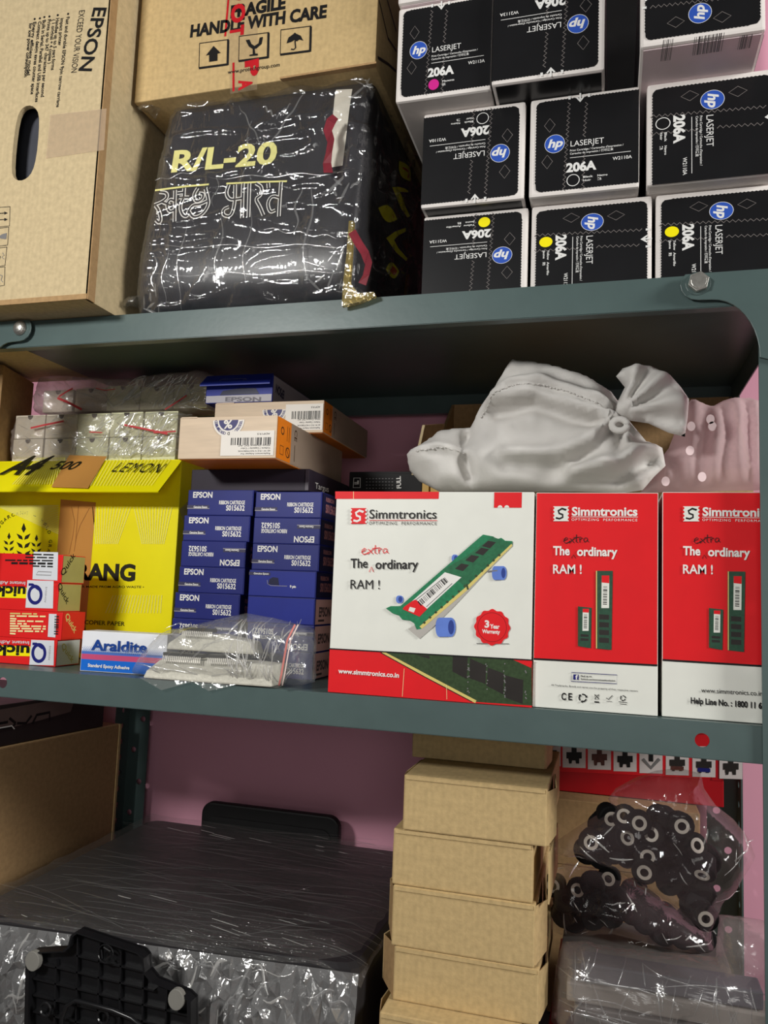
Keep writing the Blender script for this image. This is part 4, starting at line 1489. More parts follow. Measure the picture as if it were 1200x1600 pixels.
for k in range(46):
    x, y = rr.choice((774, 868, 960, 1072)) + rr.uniform(-5, 5), rr.uniform(985, 1190)
    if y < 960 + (x - 560) * .5 + 90 and y > 950 + (x - 770) * .2:
        a = P.px(*z(x, y)); P.circle(a[0], a[1], .0007, GREY, 6)
P.pline(Z((46, 911), (1108, 971)), 1.7, BLACK)
P.pline(Z((440, 1015), (430, 1160)), .6, CREAM); P.pline(Z((660, 1100), (662, 1175)), .6, CREAM)
P.build('circuit_picture')
P = b.front(lift=.0011)
stamp(P, (z(163, 180), z(242, 262)), RRED, WHITE)
P.T('Simmtronics', z(258, 234), z(608, 235), 14.5, BLACK, .008)
P.pline(Z((256, 244), (612, 245)), .8, RRED)
P.T('OPTIMIZING  PERFORMANCE', z(256, 266), z(608, 268), 4.8, BLACK, .0, space=1.25)
extra(P, *z(219, 428), 137 * .3, 16, RRED, 1.25)
P.T('The', z(161, 491), z(250, 490), 15, BLACK, .015); P.T('ordinary', z(290, 496), z(513, 496), 15, BLACK, .015); P.T('RAM !', z(160, 600), z(312, 602), 15, BLACK, .0)
P.pline(Z((258, 512), (269, 486), (280, 512)), 1.1, RRED)
P.T('www.simmtronics.co.in', z(97, 1038), z(413, 1062), 7.5, WHITE, .03)
P.build('lettering')
P = b.front(lift=.0011)
P.ppoly(Z((460, 810), (520, 860), (590, 800), (700, 690), (990, 380), (960, 400), (640, 700)), M('print_soft_grey', (176, 172, 166), .5))
def wheel(cx, cy, rx, ry, w):
    P.ppoly(Z(*[(cx + rx * math.cos(a), cy + ry * math.sin(a)) for a in [2 * PI * k / 20 for k in range(20)]]), BLUEW)
    P.ppoly(Z((cx - w, cy - ry), (cx, cy - ry), (cx, cy + ry), (cx - w, cy + ry)), BLUEW)
    P.ppoly(Z(*[(cx - w + rx * .8 * math.cos(a), cy + ry * math.sin(a)) for a in [2 * PI * k / 20 for k in range(20)]]), BLUEW)
    P.ppoly(Z(*[(cx + rx * .65 * math.cos(a), cy + ry * .75 * math.sin(a)) for a in [2 * PI * k / 20 for k in range(20)]]), DBLUEW)
wheel(420, 655, 16, 20, 10); wheel(708, 442, 14, 20, 10); wheel(684, 800, 24, 50, 62); wheel(956, 518, 17, 36, 46)
P.pline(Z((870, 510), (925, 505)), 2, GREY)
P.ppoly(Z((345, 702), (370, 690), (420, 690), (850, 318), (905, 328), (912, 345), (945, 335), (965, 350), (1003, 352), (1003, 372), (770, 590), (530, 808), (505, 812), (492, 780), (470, 765), (430, 760), (412, 738), (380, 728)), GREEN)
P.ppoly(Z((640, 500), (750, 440), (900, 330), (1003, 365), (800, 560), (760, 590)), M('board_mid_green_ink', (40, 104, 70), .45, .15, 300))
P.ppoly(Z((520, 796), (760, 592), (998, 366), (1003, 376), (772, 604), (532, 808)), GOLD)
P.pline(Z((765, 575), (772, 604)), 3, DGREEN)
for x, y in ((882, 372), (846, 408), (795, 446), (742, 490)):
    P.ppoly(Z((x - 38, y + 6), (x - 5, y - 22), (x + 36, y - 14), (x + 4, y + 18)), CHIP)
for k in range(14):
    x = 545 + k * 30; y = 776 - k * 27
    P.ppoly(Z((x - 8, y), (x, y - 8), (x + 8, y), (x, y + 8)), DGREEN)
P.ppoly(Z((652, 514), (738, 540), (540, 722), (448, 694)), WHITE)
P.ppoly(Z((500, 655), (560, 705), (520, 745), (432, 706), (440, 694), (482, 664)), RRED)
P.ppoly(Z((470, 694), (500, 702), (490, 724), (462, 714)), RWHT)
P.pbars(z(528, 690), z(672, 562), 9, BLACK, 24, 9)
P.pline(Z((500, 660), (640, 548)), 1.2, GREY); P.pline(Z((556, 694), (690, 572)), 1.2, GREY)
P.build('skateboard_picture')
P = b.front(lift=.0011)
P.pline(Z((815, 884), (985, 886)), 1, GREY)
a = P.px(*z(897, 800))
R_ = .0255 * .66
P.poly([(a[0] + R_ * (1 + .045 * math.cos(12 * t)) * math.cos(t), a[1] + R_ * (1 + .045 * math.cos(12 * t)) * math.sin(t)) for t in [2 * PI * k / 96 for k in range(96)]], RRED)
P.ring(a[0], a[1], R_ * .84, .0006, M('seal_dark_red', (150, 16, 24), .4), 36)
P.T('3', z(858, 800), z(882, 801), 11, WHITE, .04); P.T('Year', z(886, 806), z(936, 808), 7, WHITE, .035); P.T('Warranty', z(845, 830), z(938, 834), 6, WHITE, .035)
P.build('warranty_seal')

def red_carton(label, x0, x1, y, zf, sx, kind):
    b = Box('memory_carton', label, 'carton', x0, x1, y, .19, 0, .2045 + (.001 if kind else 0), RWHT, bev=.0008)
    def Zz(*pts): return [zf(*p) for p in pts]
    P = b.front(lift=.0003)
    a = P.px(*zf(42, 914)); c = P.px(*zf(650, 946))
    P.poly([(.0006, a[1]), (b.w - .0006, a[1] + (c[1] - a[1]) * (b.w / (.112))), (b.w - .0006, b.h - .0006), (.0006, b.h - .0006)], RRED)
    P.line([(.0004, a[1]), (b.w - .0004, a[1] + (c[1] - a[1]) * (b.w / .112))], .0018, BLACK)
    P.build('red_panel')
    P = b.front(lift=.0010)
    stamp(P, (zf(141, 162), zf(218, 235)), RWHT, BLACK)
    P.T('Simmtronics', zf(232, 207), zf(556, 208), 13.5, WHITE, .03)
    P.pline(Zz((230, 214), (558, 215)), .9, WHITE)
    P.T('OPTIMIZING  PERFORMANCE', zf(231, 233), zf(555, 236), 4, WHITE, .0, space=1.25)
    q = zf(192, 350)
    extra(P, q[0], q[1], 122 * sx, 15, BLACK, 1.2)
    P.T('The', zf(140, 401), zf(222, 402), 14, WHITE, .03); P.T('ordinary', zf(258, 405), zf(457, 407), 14, WHITE, .03); P.T('RAM !', zf(140, 493), zf(281, 494), 14.5, WHITE, .018)
    P.pline(Zz((230, 418), (240, 400), (250, 418)), 1, BLACK)
    P.build('lettering')
    P = b.front(lift=.0010)
    for (q, gx) in (([(350, 480), (434, 480), (428, 870), (350, 862)], 1), ([(262, 655), (330, 662), (326, 862), (262, 850)], 0)):
        P.ppoly(Zz(*q), M('print_board_green', (44, 78, 60), .45, .15, 300))
        (xa, ya), (xb, yb), (xc, yc), (xd, yd) = q
        P.pline(Zz((xa + 4, ya), (xd + 4, yd)), 1.6, GOLD if gx else DGREEN)
        w = xb - xa
        hh = yd - ya
        P.ppoly(Zz((xa + w * .35, ya + hh * .06), (xa + w * .8, ya + hh * .06), (xa + w * .78, ya + hh * (.48 if gx else .62)), (xa + w * .33, ya + hh * (.48 if gx else .62))), RWHT)
        P.ppoly(Zz((xa + w * .35, ya + hh * .06), (xa + w * .8, ya + hh * .06), (xa + w * .79, ya + hh * .16), (xa + w * .35, ya + hh * .15)), RRED)
        P.pbars(zf(xa + w * .44, ya + hh * .2), zf(xa + w * .42, ya + hh * (.44 if gx else .56)), -w * .24 * sx, BLACK, 14, 4)
        for k in range(4 if gx else 2):
            y = ya + hh * ((.56 if gx else .70) + .1 * k)
            P.ppoly(Zz((xa + w * .2, y), (xa + w * .78, y + 3), (xa + w * .77, y + hh * .07), (xa + w * .2, y + hh * .065)), CHIP)
    P.build('memory_picture')
    P = b.front(lift=.0010)
    if not kind:
        P.pline(Zz((230, 980), (455, 993), (453, 1036), (228, 1024)), .9, NAVY, True)
        P.ppoly(Zz((240, 990), (266, 991), (265, 1017), (239, 1015)), NAVY)
        P.T('f', zf(250, 1014), zf(262, 1014.5), 7, WHITE, .04)
        P.T('Find us on', zf(276, 1002), zf(330, 1004), 2.6, BLACK, .03); P.T('facebook.com/simmtronicssemiconductors', zf(276, 1016), zf(446, 1025), 2.6, BLACK, .02)
        P.T('All Trademarks, Brands and names are the property of their respective owners', zf(130, 1046), zf(556, 1076), 2.9, BLACK, .0)
        P.T('C', zf(180, 1114), zf(202, 1116), 11, BLACK, .03); P.T('E', zf(215, 1116), zf(234, 1117), 11, BLACK, .03)
        def recyc(cx, cy, r, w):
            for k in range(3):
                a0 = 2 * PI * k / 3 + .3
                pts = [(cx + r * math.cos(a0 + t), cy + r * math.sin(a0 + t)) for t in (0, .45, .9, 1.35)]
                P.pline(Zz(*pts), w, BLACK)
                e, f_ = Vector(pts[-1]), Vector(pts[-2])
                d = (e - f_).normalized(); n_ = Vector((-d.y, d.x))
                P.ppoly(Zz(tuple(e + n_ * r * .45), tuple(e + d * r * .5), tuple(e - n_ * r * .45)), BLACK)
        recyc(286, 1106, 18, 2.2); recyc(484, 1107, 12, 1.4)
        P.pline(Zz((344, 1088), (366, 1112)), .9, BLACK); P.pline(Zz((366, 1088), (344, 1112)), .9, BLACK)
        P.pline(Zz((346, 1092), (364, 1092), (361, 1114), (349, 1114)), .8, BLACK, True); P.ppoly(Zz((343, 1122), (367, 1124), (367, 1131), (343, 1129)), BLACK)
        P.pline(Zz((402, 1106), (412, 1114), (432, 1094)), 1.2, BLACK); P.pline(Zz((402, 1122), (430, 1124)), .8, GREY)
        P.pline(Zz((463, 1125), (505, 1129)), .8, BLACK); P.pline(Zz((468, 1135), (502, 1138)), .8, BLACK)
    else:
        P.T('www.simmtronics.co.in', (1095.5, 1081.5), (1191, 1087), 7.5, BLACK, .0)
        P.T('Help Line No. : 1800 11 6', (1079, 1098.5), (1190, 1107), 9.5, BLACK, .03)
    P.build('fine_print')
    P = b.right(lift=.0003)
    P.rect(.0006, .05, .189, b.h - .0006, RRED)
    P.build('red_side')
    return b
red_carton('red memory module carton with a row of small recycling marks at its foot', .2222, .3345, .008, lambda x, y: (820 + x * .3167, 740 + y * .3167), .3167, 0)
red_carton('red memory module carton with a help line number, against the right rack post', .3382, .4500, .010, lambda x, y: (820 + 140 * .3167 + (x - 140) * .3305 + (780 - 140) * .3167, 740 + y * .3167 + (x - 140) * .004 + (2 if y > 600 else 0)), .33, 1)

# ---- open carton holding the white bags, behind the memory cartons
b = Box('open_carton', 'open brown carton behind the memory cartons, white bags lying over it', 'carton', .060, .4510, .225, .165, 0, .36, CARD, body=None)
t = b.root
mb = MB(); mb.box((0, 0, 0), (b.w, .004, .262), CARD); mb.build('front_wall', t)
mb = MB(); mb.box((0, b.d - .004, 0), (b.w, b.d, .388), CARDD); mb.build('back_wall', t)
mb = MB(); mb.prism([(0, .004, 0), (0, b.d - .004, 0), (0, b.d - .004, .388), (0, .004, .262)], (.004, 0, 0), CARDD); mb.build('side_wall', t)
mb = MB(); mb.prism([(b.w, .004, 0), (b.w, b.d - .004, 0), (b.w, b.d - .004, .388), (b.w, .004, .262)], (-.004, 0, 0), CARDD); mb.build('side_wall', t)
mb = MB(); mb.box((.004, .004, 0), (b.w - .004, b.d - .004, .004), CARDD); mb.build('base', t)
def L3(px, py, y): return onY(px, py, y) - Vector((.060, .225, 0))
mb = MB(); mb.prism([L3(644, 742, .215), L3(660, 664, .215), L3(691, 662, .26), L3(672, 742, .262)], (.0035, .002, 0), CARDD); mb.build('flap', t)
mb = MB(); mb.prism([L3(643, 742, .213), L3(660, 664, .213), L3(664, 664, .213), L3(647, 742, .213)], (0, .0015, 0), CARDZ); plab(mb.build('flap_edge', t), 'pale cut edge of the flap')
YB = M('yellowish_board', (206, 168, 96), .6, .06)
mb = MB(); mb.box((-.0005, -.012, .0), (.008, -.001, .252), YB); mb.box((.0105, -.012, .0), (.029, -.001, .252), YB); plab(mb.build('corner_strip', t), 'yellowish corner strips at the front left edge')

# ---- white cloth bag with a gathered neck, and a spotted one behind it
def cloth(name, rgb, trans, alpha):
    m = M(name, rgb, .85, .05, 30, bump=.18, bscale=650, spec=.15)
    nt = m.node_tree
    b_ = nt.nodes['Principled BSDF']
    out = nt.nodes['Material Output']
    tl = nt.nodes.new('ShaderNodeBsdfTranslucent')
    tl.inputs[0].default_value = lin(rgb) + (1,)
    mx = nt.nodes.new('ShaderNodeMixShader')
    mx.inputs[0].default_value = trans
    nt.links.new(b_.outputs[0], mx.inputs[1]); nt.links.new(tl.outputs[0], mx.inputs[2])
    if alpha < 1:
        tp = nt.nodes.new('ShaderNodeBsdfTransparent')
        m2 = nt.nodes.new('ShaderNodeMixShader')
        m2.inputs[0].default_value = alpha
        nt.links.new(tp.outputs[0], m2.inputs[1]); nt.links.new(mx.outputs[0], m2.inputs[2])
        nt.links.new(m2.outputs[0], out.inputs[0])
    else:
        nt.links.new(mx.outputs[0], out.inputs[0])
    return m
CLOTH = cloth('white_nonwoven_cloth', (222, 219, 215), .2, 1)
YC = .12
def O(pts, y): return [(onY(*p, y).x, onY(*p, y).z) for p in pts]
out = O([(637, 715), (645, 705), (665, 692), (690, 672), (735, 668), (745, 650), (765, 618), (785, 586), (800, 563), (830, 566), (870, 573), (920, 590), (955, 612), (975, 640), (985, 660), (1010, 690), (1035, 700), (1040, 728), (1022, 745), (1004, 766), (975, 770), (900, 768), (800, 769), (690, 770), (655, 752), (640, 735)], YC)
out = [(x, max(z, .2053)) for x, z in out]
knot = Vector((onY(968, 664, YC).x, onY(968, 664, YC).z))
peak = Vector((onY(800, 563, YC).x, onY(800, 563, YC).z))
def lineamp(x, z, pts, w):
    p = Vector((x, z)); m_ = 9
    for a, c in zip(pts, pts[1:]):
        ab = c - a
        t_ = max(0, min(1, (p - a).dot(ab) / ab.length_squared))
        m_ = min(m_, (a + ab * t_ - p).length)
    return math.exp(-(m_ / w) ** 2)
def V2(*pts): return [Vector(o) for o in O(pts, YC)]
CR1 = V2((745, 650), (800, 612), (850, 606), (905, 625), (950, 645))
CR2 = V2((785, 640), (840, 632), (900, 650), (955, 668))
CR3 = V2((960, 672), (930, 700), (880, 720), (800, 718))
CR4 = V2((640, 712), (690, 706), (735, 712))
CR5 = V2((732, 668), (728, 700), (738, 750))
CR6 = V2((1035, 702), (1000, 712), (965, 735), (900, 744))
def cfold(x, z, d, s):
    if s > 0:
        return 0
    p = Vector((x, z)) - knot
    a = math.atan2(p.y, p.x); r_ = p.length
    v = .0055 * math.exp(-r_ / .05) * math.sin(a * 9 + 1.3 * noise.noise(Vector((x * 25, z * 25, 0))))
    v += .012 * lineamp(x, z, CR1, .008) - .008 * lineamp(x, z - .008, CR1, .010)
    v += .008 * lineamp(x, z, CR2, .008) - .009 * lineamp(x, z + .010, CR2, .009)
    v += .008 * lineamp(x, z, CR3, .008) - .006 * lineamp(x, z + .012, CR3, .010)
    v += .006 * lineamp(x, z, CR4, .005) - .010 * lineamp(x, z, CR5, .007) + .012 * lineamp(x, z, CR6, .008) - .010 * lineamp(x, z + .013, CR6, .008)
    v += .007 * noise.noise(Vector((x * 16, z * 16, 2))) + .003 * noise.noise(Vector((x * 45, z * 45, 5)))
    return 2.3 * v * min(1, d / .012)
t = thing('cloth_bag', 'crumpled white cloth bag with gathered neck, lying over the memory cartons', 'bag', (.19, .12, .205))
mb = pillow(out, YC, .050, .06, .06, .0045, CLOTH, cfold)
local(mb, t.location).build('bag_body', t, smooth=True)
ff = front_of(mb)
sm_ = MB()
for path in ([(748, 648), (772, 622), (802, 610), (850, 606), (880, 614), (912, 628), (948, 645)], [(652, 706), (690, 701), (735, 707)]):
    pts = []
    for a, c in zip(path, path[1:]):
        for k in range(6):
            q = onY(a[0] + (c[0] - a[0]) * k / 6, a[1] + (c[1] - a[1]) * k / 6, YC - .04) - t.location
            y, d = ff(q.x, q.z)
            pts.append(Vector((q.x, y - .0006, q.z)))
    for k in range(0, len(pts) - 1):
        e_ = pts[k] + (pts[k + 1] - pts[k]) * .62
        sm_.tube([pts[k], (pts[k] + e_) / 2 + Vector((0, -.0005, .0007 * (1 if k % 2 else -1))), e_], .0007, CLOTH, 5)
so = sm_.build('stitched_seam', t, smooth=True); so['kind'] = 'stuff'
# gathered neck flaring from the knot
flare = O([(972, 594), (990, 589), (1012, 590), (1042, 604), (1058, 622), (1070, 640), (1068, 668), (1064, 696), (1040, 690), (1010, 676), (985, 672), (966, 668), (958, 655), (966, 640), (975, 622), (962, 606)], YC)
def ffold(x, z, d, s):
    p = Vector((x, z)) - knot
    a = math.atan2(p.y, p.x); r_ = p.length
    return (.008 * math.sin(a * 11 + 2 * noise.noise(Vector((x * 20, z * 20, 4)))) * min(1, r_ / .02) + .004 * noise.noise(Vector((x * 40, z * 40, 9)))) * min(1, d / .006)
mb = pillow(flare, YC - .046, .022, .02, .022, .0035, CLOTH, ffold)
local(mb, t.location).build('gathered_neck', t, smooth=True)
mb = MB()
kc = [onY(968 + 12 * math.cos(a), 664 + 9 * math.sin(a), .052) - t.location for a in [2 * PI * k / 14 for k in range(15)]]
mb.tube(kc, .0035, CLOTH)
plab(mb.build('tie', t, smooth=True), 'twisted tie at the neck')
SPOT = cloth('white_translucent_bag', (222, 196, 198), .35, .72)
YS = .17
out = O([(1000, 770), (1020, 745), (1030, 720), (1045, 700), (1068, 640), (1080, 624), (1094, 628), (1112, 636), (1130, 626), (1150, 621), (1172, 624), (1200, 630), (1215, 660), (1212, 720), (1200, 766), (1100, 768)], YS)
out = [(min(x, .4555), max(z, .2062)) for x, z in out]
def sfold(x, z, d, s):
    v = .006 * math.sin(x * 260 + 40 * z + 3 * noise.noise(Vector((x * 14, z * 14, 1)))) + .006 * noise.noise(Vector((x * 26, z * 26, 3)))
    return v * min(1, d / .012)
t = thing('spotted_bag', 'thin pinkish white bag with pale polka dots, between the white cloth bag and the post', 'bag', (.40, .17, .206))
mb = pillow(out, YS, .045, .04, .04, .005, SPOT, sfold)
sb = local(mb, t.location).build('bag_body', t, smooth=True)
DOTM = M('pale_dot', (226, 202, 204), .8, .02)
mb = MB()
for (x, y) in [(1080, 666), (1110, 655), (1113, 666), (1078, 704), (1097, 745), (1040, 752)]:
    c = onY(x, y, YS - .050) - t.location
    mb.prism([c + Vector((.0042 * math.cos(a), 0, .0052 * math.sin(a))) for a in [2 * PI * k / 16 for k in range(16)]], (0, .0006, 0), DOTM)
plab(mb.build('polka_dots', t), 'pale round spots')

# ---- zip bag of memory chips pressed into foam
FOAM = M('pale_grey_foam', (214, 211, 198), .9, .1, 220, bump=.5, bscale=420)
t = thing('zip_bag', 'clear zip bag of chips pressed in grey foam, over the front edge of the shelf', 'bag', (-.11, .03, 0))
def foam(pts, y0, y1, z0):
    mb = MB()
    a = [Vector((onY(*p, y0).x, y0, max(onY(*p, y0).z, z0))) - t.location for p in pts]
    mb.prism(a, (0, y1 - y0, 0), FOAM)
    return plab(mb.build('foam_block', t, bevel=.002), 'grey foam slab')
foam([(222, 1064), (228, 1048), (250, 1030), (300, 1031), (390, 1036), (425, 1040), (426, 1062), (424, 1074), (330, 1074)], -.002, .034, .0006)
foam([(258, 1032), (262, 1005), (284, 990), (340, 992), (392, 1004), (396, 1036), (330, 1034)], .028, .055, .030)
PIN = M('tinned_pin', (222, 218, 208), .45, .1)
CBLK = M('chip_package', (36, 35, 34), .4, .1)
def chip(x0, y0, x1, y1, Y, n):
    a, c = onY(x0, y0, Y) - t.location, onY(x1, y1, Y) - t.location
    mb = MB()
    d = (c - a)
    mb.prism([a + Vector((0, -.002, 0)), c + Vector((0, -.002, 0)), c + Vector((0, .008, 0)), a + Vector((0, .008, 0))], (0, 0, .0042), CBLK)
    o = mb.build('memory_chip', t, bevel=.0004)
    for k in range(n):
        m2 = MB()
        p = a + d * ((k + .5) / n)
        m2.prism([p + Vector((-.0006, -.0022, .001)), p + Vector((.0006, -.0022, .001)), p + Vector((.0006, -.0036, -.0048)), p + Vector((-.0006, -.0036, -.0048))], (0, -.0006, 0), PIN)
        m2.build('pin', o)
chip(287, 986, 334, 989, .026, 16)
chip(256, 1025, 316, 1029, -.004, 20)
chip(326, 1029, 386, 1031, -.004, 20)
FZIP = film('zip_bag_film', haze=.11, gloss=.07, rough=.08, bump=.6, bscale=60, fres=.7, hazecol=(226, 226, 222))
def zfold(x, z, d, s):
    e = max(0, (x + .075) / .06)
    return min(1, d / .008) * (crk(x * 1.2, z * .7, 2, 34, 4) * (.0025 + .005 * e) + .002 * noise.noise(Vector((x * 50, z * 50, 1))))
out = O([(205, 1068), (214, 1050), (232, 1018), (262, 985), (330, 970), (385, 958), (430, 966), (462, 974), (488, 980), (491, 1010), (488, 1045), (492, 1066), (470, 1071), (400, 1074), (300, 1075), (215, 1073)], .026)
out = [(x, max(z, .0004)) for x, z in out]
mb = pillow(out, .026, .034, .030, .02, .0045, FZIP, zfold)
plab(local(mb, t.location).build('plastic_film', t, smooth=True), 'crinkled clear film')
bag_glint_strips(t, mb, 55, .02, .085, .004, .07, .01, .04, .9, 2.2, 31, w0=.0003, w1=.0009)
bag_glint_strips(t, mb, 30, -.08, .03, .002, .06, .02, .05, -.5, .9, 32, GLINTD)
mb = MB()
zp = [onY(*p, -.0135) - t.location for p in [(461, 976), (449, 1000), (444, 1028), (440, 1052), (436, 1071)]]
mb.tube(zp, .0011, M('pink_zip_strip', (206, 128, 122), .4))
zp = [onY(*p, -.0135) - t.location for p in [(466, 976), (454, 1000), (449, 1028), (445, 1052), (441, 1071)]]
mb.tube(zp, .0007, M('pale_zip_strip', (226, 206, 200), .4))
plab(mb.build('zip_strip', t, smooth=True), 'pink zip closure')
mb = MB()
c0 = [onZ(*p, .0) - t.location for p in [(215, 1071), (300, 1074), (420, 1075), (490, 1068)]]
lipf = []
for p in c0:
    lipf.append(p)
mb.add([(-.085, -.034, .0012), (-.02, -.034, .0012), (.03, -.034, .0012), (.075, -.034, .0012), (-.083, -.006, .0014), (-.02, -.006, .0016), (.03, -.006, .0014), (.075, -.004, .0012), (-.055, -.037, -.010), (.0, -.0365, -.007)],
       [(0, 1, 5, 4), (1, 2, 6, 5), (2, 3, 7, 6), (0, 8, 1), (1, 9, 2)], FZIP)
plab(mb.build('film_edge', t), 'loose edge of film hanging over the shelf lip')

# ================================================================== lower bay (shelf top at z = -0.41)
ZL = -.41
# ---- big brown carton at left, right side towards the gap
Bp = onY(189, 1131, .36)
An = onZ(0, 1169, Bp.z)
ang = math.atan2(Bp.y - An.y, Bp.x - An.x)                 # direction of its top right edge
ux = Vector((math.cos(ang), math.sin(ang), 0))
near = An - ux * .02
t = thing('cardboard_carton', 'big plain brown carton at the left of the lowest bay', 'carton', (near.x, near.y, ZL), ang - PI / 2)
W_, D_, H_ = .30, (Bp - near).length, Bp.z - ZL
cbox(W_, D_, H_, CARDD, .002, lo=(-W_, 0, 0)).build('body', t)
mb = MB(); mb.box((-.012, D_ - .004, .001), (.0014, D_ + .0006, H_ - .0002), CARD); mb.build('folded_edge', t)
b2 = thing('flat_box', 'black and grey box with large outlined letters on the big brown carton', 'box', (near.x, near.y, Bp.z), ang - PI / 2)
cbox(.26, D_ * .86, .055, M('sooty_board', (52, 44, 44), .5, .1), .001, lo=(-.265, .0, .0005)).build('body', b2)
P = Print(b2, (-.005, 0, 0), (0, 1, 0), (0, 0, 1), lift=.0006)
GB = M('greyish_brown_print', (104, 86, 82), .5, .06)
P.ppoly([(-20, 1112), (118, 1088), (110, 1112), (60, 1126), (-20, 1146)], GB)
for q in ([(50, 1131), (57, 1117), (77, 1113), (77, 1126)], [(26, 1130), (40, 1130), (49, 1118)], [(-4, 1131), (12, 1128)], [(-4, 1139), (18, 1136), (24, 1130)], [(14, 1122), (24, 1130)]):
    P.pline(q, 3.4, BLACK)
P.pline([(-4, 1138), (18, 1134), (22, 1139)], 1.6, WHITE)
P.build('lettering')

# ---- dark appliance in stretch wrap
FW = film('stretch_wrap', haze=.035, gloss=.09, rough=.10, bump=1.0, bscale=34, stretch=(.7, 9, 3), fres=.5)
FW2 = film('crumpled_wrap', haze=.22, gloss=.16, rough=.14, bump=.5, bscale=90, fres=.7, hazecol=(214, 214, 214))
zt = -.262
q0, q1, q2, q3 = onZ(-70, 1425, zt), onZ(560, 1510, zt), onZ(612, 1325, zt), onZ(175, 1281, zt)
q1 = Vector((.062, q1.y, zt)); q2 = Vector((.068, .375, zt)); q3 = Vector((-.40, .375, zt))
base = Vector(((q0.x + q1.x) / 2, .12, ZL))
t = thing('wrapped_appliance', 'dark flat topped appliance bundled in shiny stretch film on the lowest shelf', 'appliance', base)
DARK = M('charcoal_plastic', (40, 38, 40), .4, .15, 10, spec=.4)
def quadring(z, grow, n=10, r=.02):
    C = [Vector((q.x, q.y, 0)) for q in (q0, q1, q2, q3)]
    cen = sum(C, Vector()) / 4
    ring = []
    for i in range(4):
        p, a, b_ = C[i], C[i - 1], C[(i + 1) % 4]
        d1, d2 = (a - p).normalized(), (b_ - p).normalized()
        for k in range(4):
            s = k / 3
            ring.append(p + d1 * r * (1 - s) ** 2 + d2 * r * s * s)
        e0, e1 = p + d2 * r, b_ + (p - b_).normalized() * r
        for k in range(1, n):
            ring.append(e0 + (e1 - e0) * k / n)
    return [Vector((p.x + (p.x - cen.x) * grow, p.y + (p.y - cen.y) * grow, z)) - base for p in ring]
mb = MB(); mb.rings([quadring(ZL, -.05), quadring(ZL + .01, -.03), quadring(zt - .02, -.012), quadring(zt - .006, -.015), quadring(zt - .002, -.04)], DARK)
mb.build('body', t, smooth=False)
mb = MB()
NR = 26
grid = []
for j in range(NR + 1):
    row = []
    for i in range(61):
        u, v = i / 60, j / NR
        a = q0.lerp(q1, u); c = q3.lerp(q2, u)
        p = a.lerp(c, v)
        ez = .004 * math.sin(PI * u) * math.sin(PI * min(1, v + .2)) - .010 * (1 - min(1, v / .12)) ** 2 - .012 * max(0, (u - .9) / .1) ** 2
        ez += .0016 * crk(p.x * .25, p.y * 1.6, 0, 26, 3) + .0035 * crk(p.x * .3, p.y * 1.2, 7, 14, 6)
        row.append(p + Vector((0, 0, ez + .002)) - base)
    grid.append(row)
mb.rings(grid, FW, closed=False, caps=False)
plab(mb.build('stretch_film', t, smooth=True), 'taut stretch film over the top')
mb = MB()
grid = []
rc = random.Random(21)
for j in range(15):
    row = []
    for i in range(81):
        u, v = i / 80, j / 14
        edge = 0 < j < 14 and 0 < i < 80
        a = q0.lerp(q1, min(1, max(0, u + (rc.uniform(-.005, .005) if edge else 0))))
        p = Vector((a.x, a.y, zt - .003 - v * (zt - ZL - .010)))
        p.y += -.008 - .012 * math.sin(PI * v) + (rc.uniform(-.0055, .0055) if j else 0)
        p.z += rc.uniform(-.004, .004) if edge else 0
        row.append(p - base)
    grid.append(row)
tv = [p for r_ in grid for p in r_]
tf = []
for j in range(14):
    for i in range(80):
        k = j * 81 + i
        tf += [(k, k + 1, k + 82), (k, k + 82, k + 81)] if (i + j) % 2 else [(k, k + 1, k + 81), (k + 1, k + 82, k + 81)]
mb.add(tv, tf, FW2)
plab(mb.build('crumpled_film', t), 'crumpled film bunched along the front')

ra = random.Random(12)
GLINTT = film('taut_film_glint', haze=.07, gloss=.10, rough=.16, bump=.2, hazecol=(220, 220, 220))  # pale strips imitate the bright streaks on the taut wrap
def top_pt(u, v):
    p = q0.lerp(q1, u).lerp(q3.lerp(q2, u), v)
    ez = .004 * math.sin(PI * u) * math.sin(PI * min(1, v + .2)) - .010 * (1 - min(1, v / .12)) ** 2 - .012 * max(0, (u - .9) / .1) ** 2
    return p + Vector((0, 0, ez + .0085)) - base
paths = []
for k in range(120):
    v0 = ra.random() ** 1.5 * .95; u0 = ra.uniform(-.02, .8); L_ = ra.uniform(.08, .5); sl = ra.gauss(-.02, .04) + (ra.gauss(0, .15) if k % 5 == 0 else 0)
    paths.append(([top_pt(min(1, u0 + L_ * q / 8), min(1, max(0, v0 + sl * q / 8 + .004 * math.sin(q)))) for q in range(9)], Vector((0, 0, 1))))
glint_strips(t, paths, GLINTT, .0002, .0007, ra, 'stretch_glint_strips')
paths = []
for k in range(26):
    v0 = ra.uniform(.80, .97) if k < 14 else ra.uniform(.02, .2); u0 = ra.uniform(.1, .85); L_ = ra.uniform(.02, .09)
    paths.append(([top_pt(min(1, u0 + L_ * q / 5), min(1, max(0, v0 - .05 * q / 5 * L_ * 6))) for q in range(6)], Vector((0, 0, 1))))
glint_strips(t, paths, GLINT, .0004, .0010, ra, 'bright_glint_strips')
def fr_pt(u, v):
    a = q0.lerp(q1, u)
    return Vector((a.x, a.y - .008 - .012 * math.sin(PI * v) - .008, zt - .004 - v * (zt - ZL - .012))) - base
paths = []
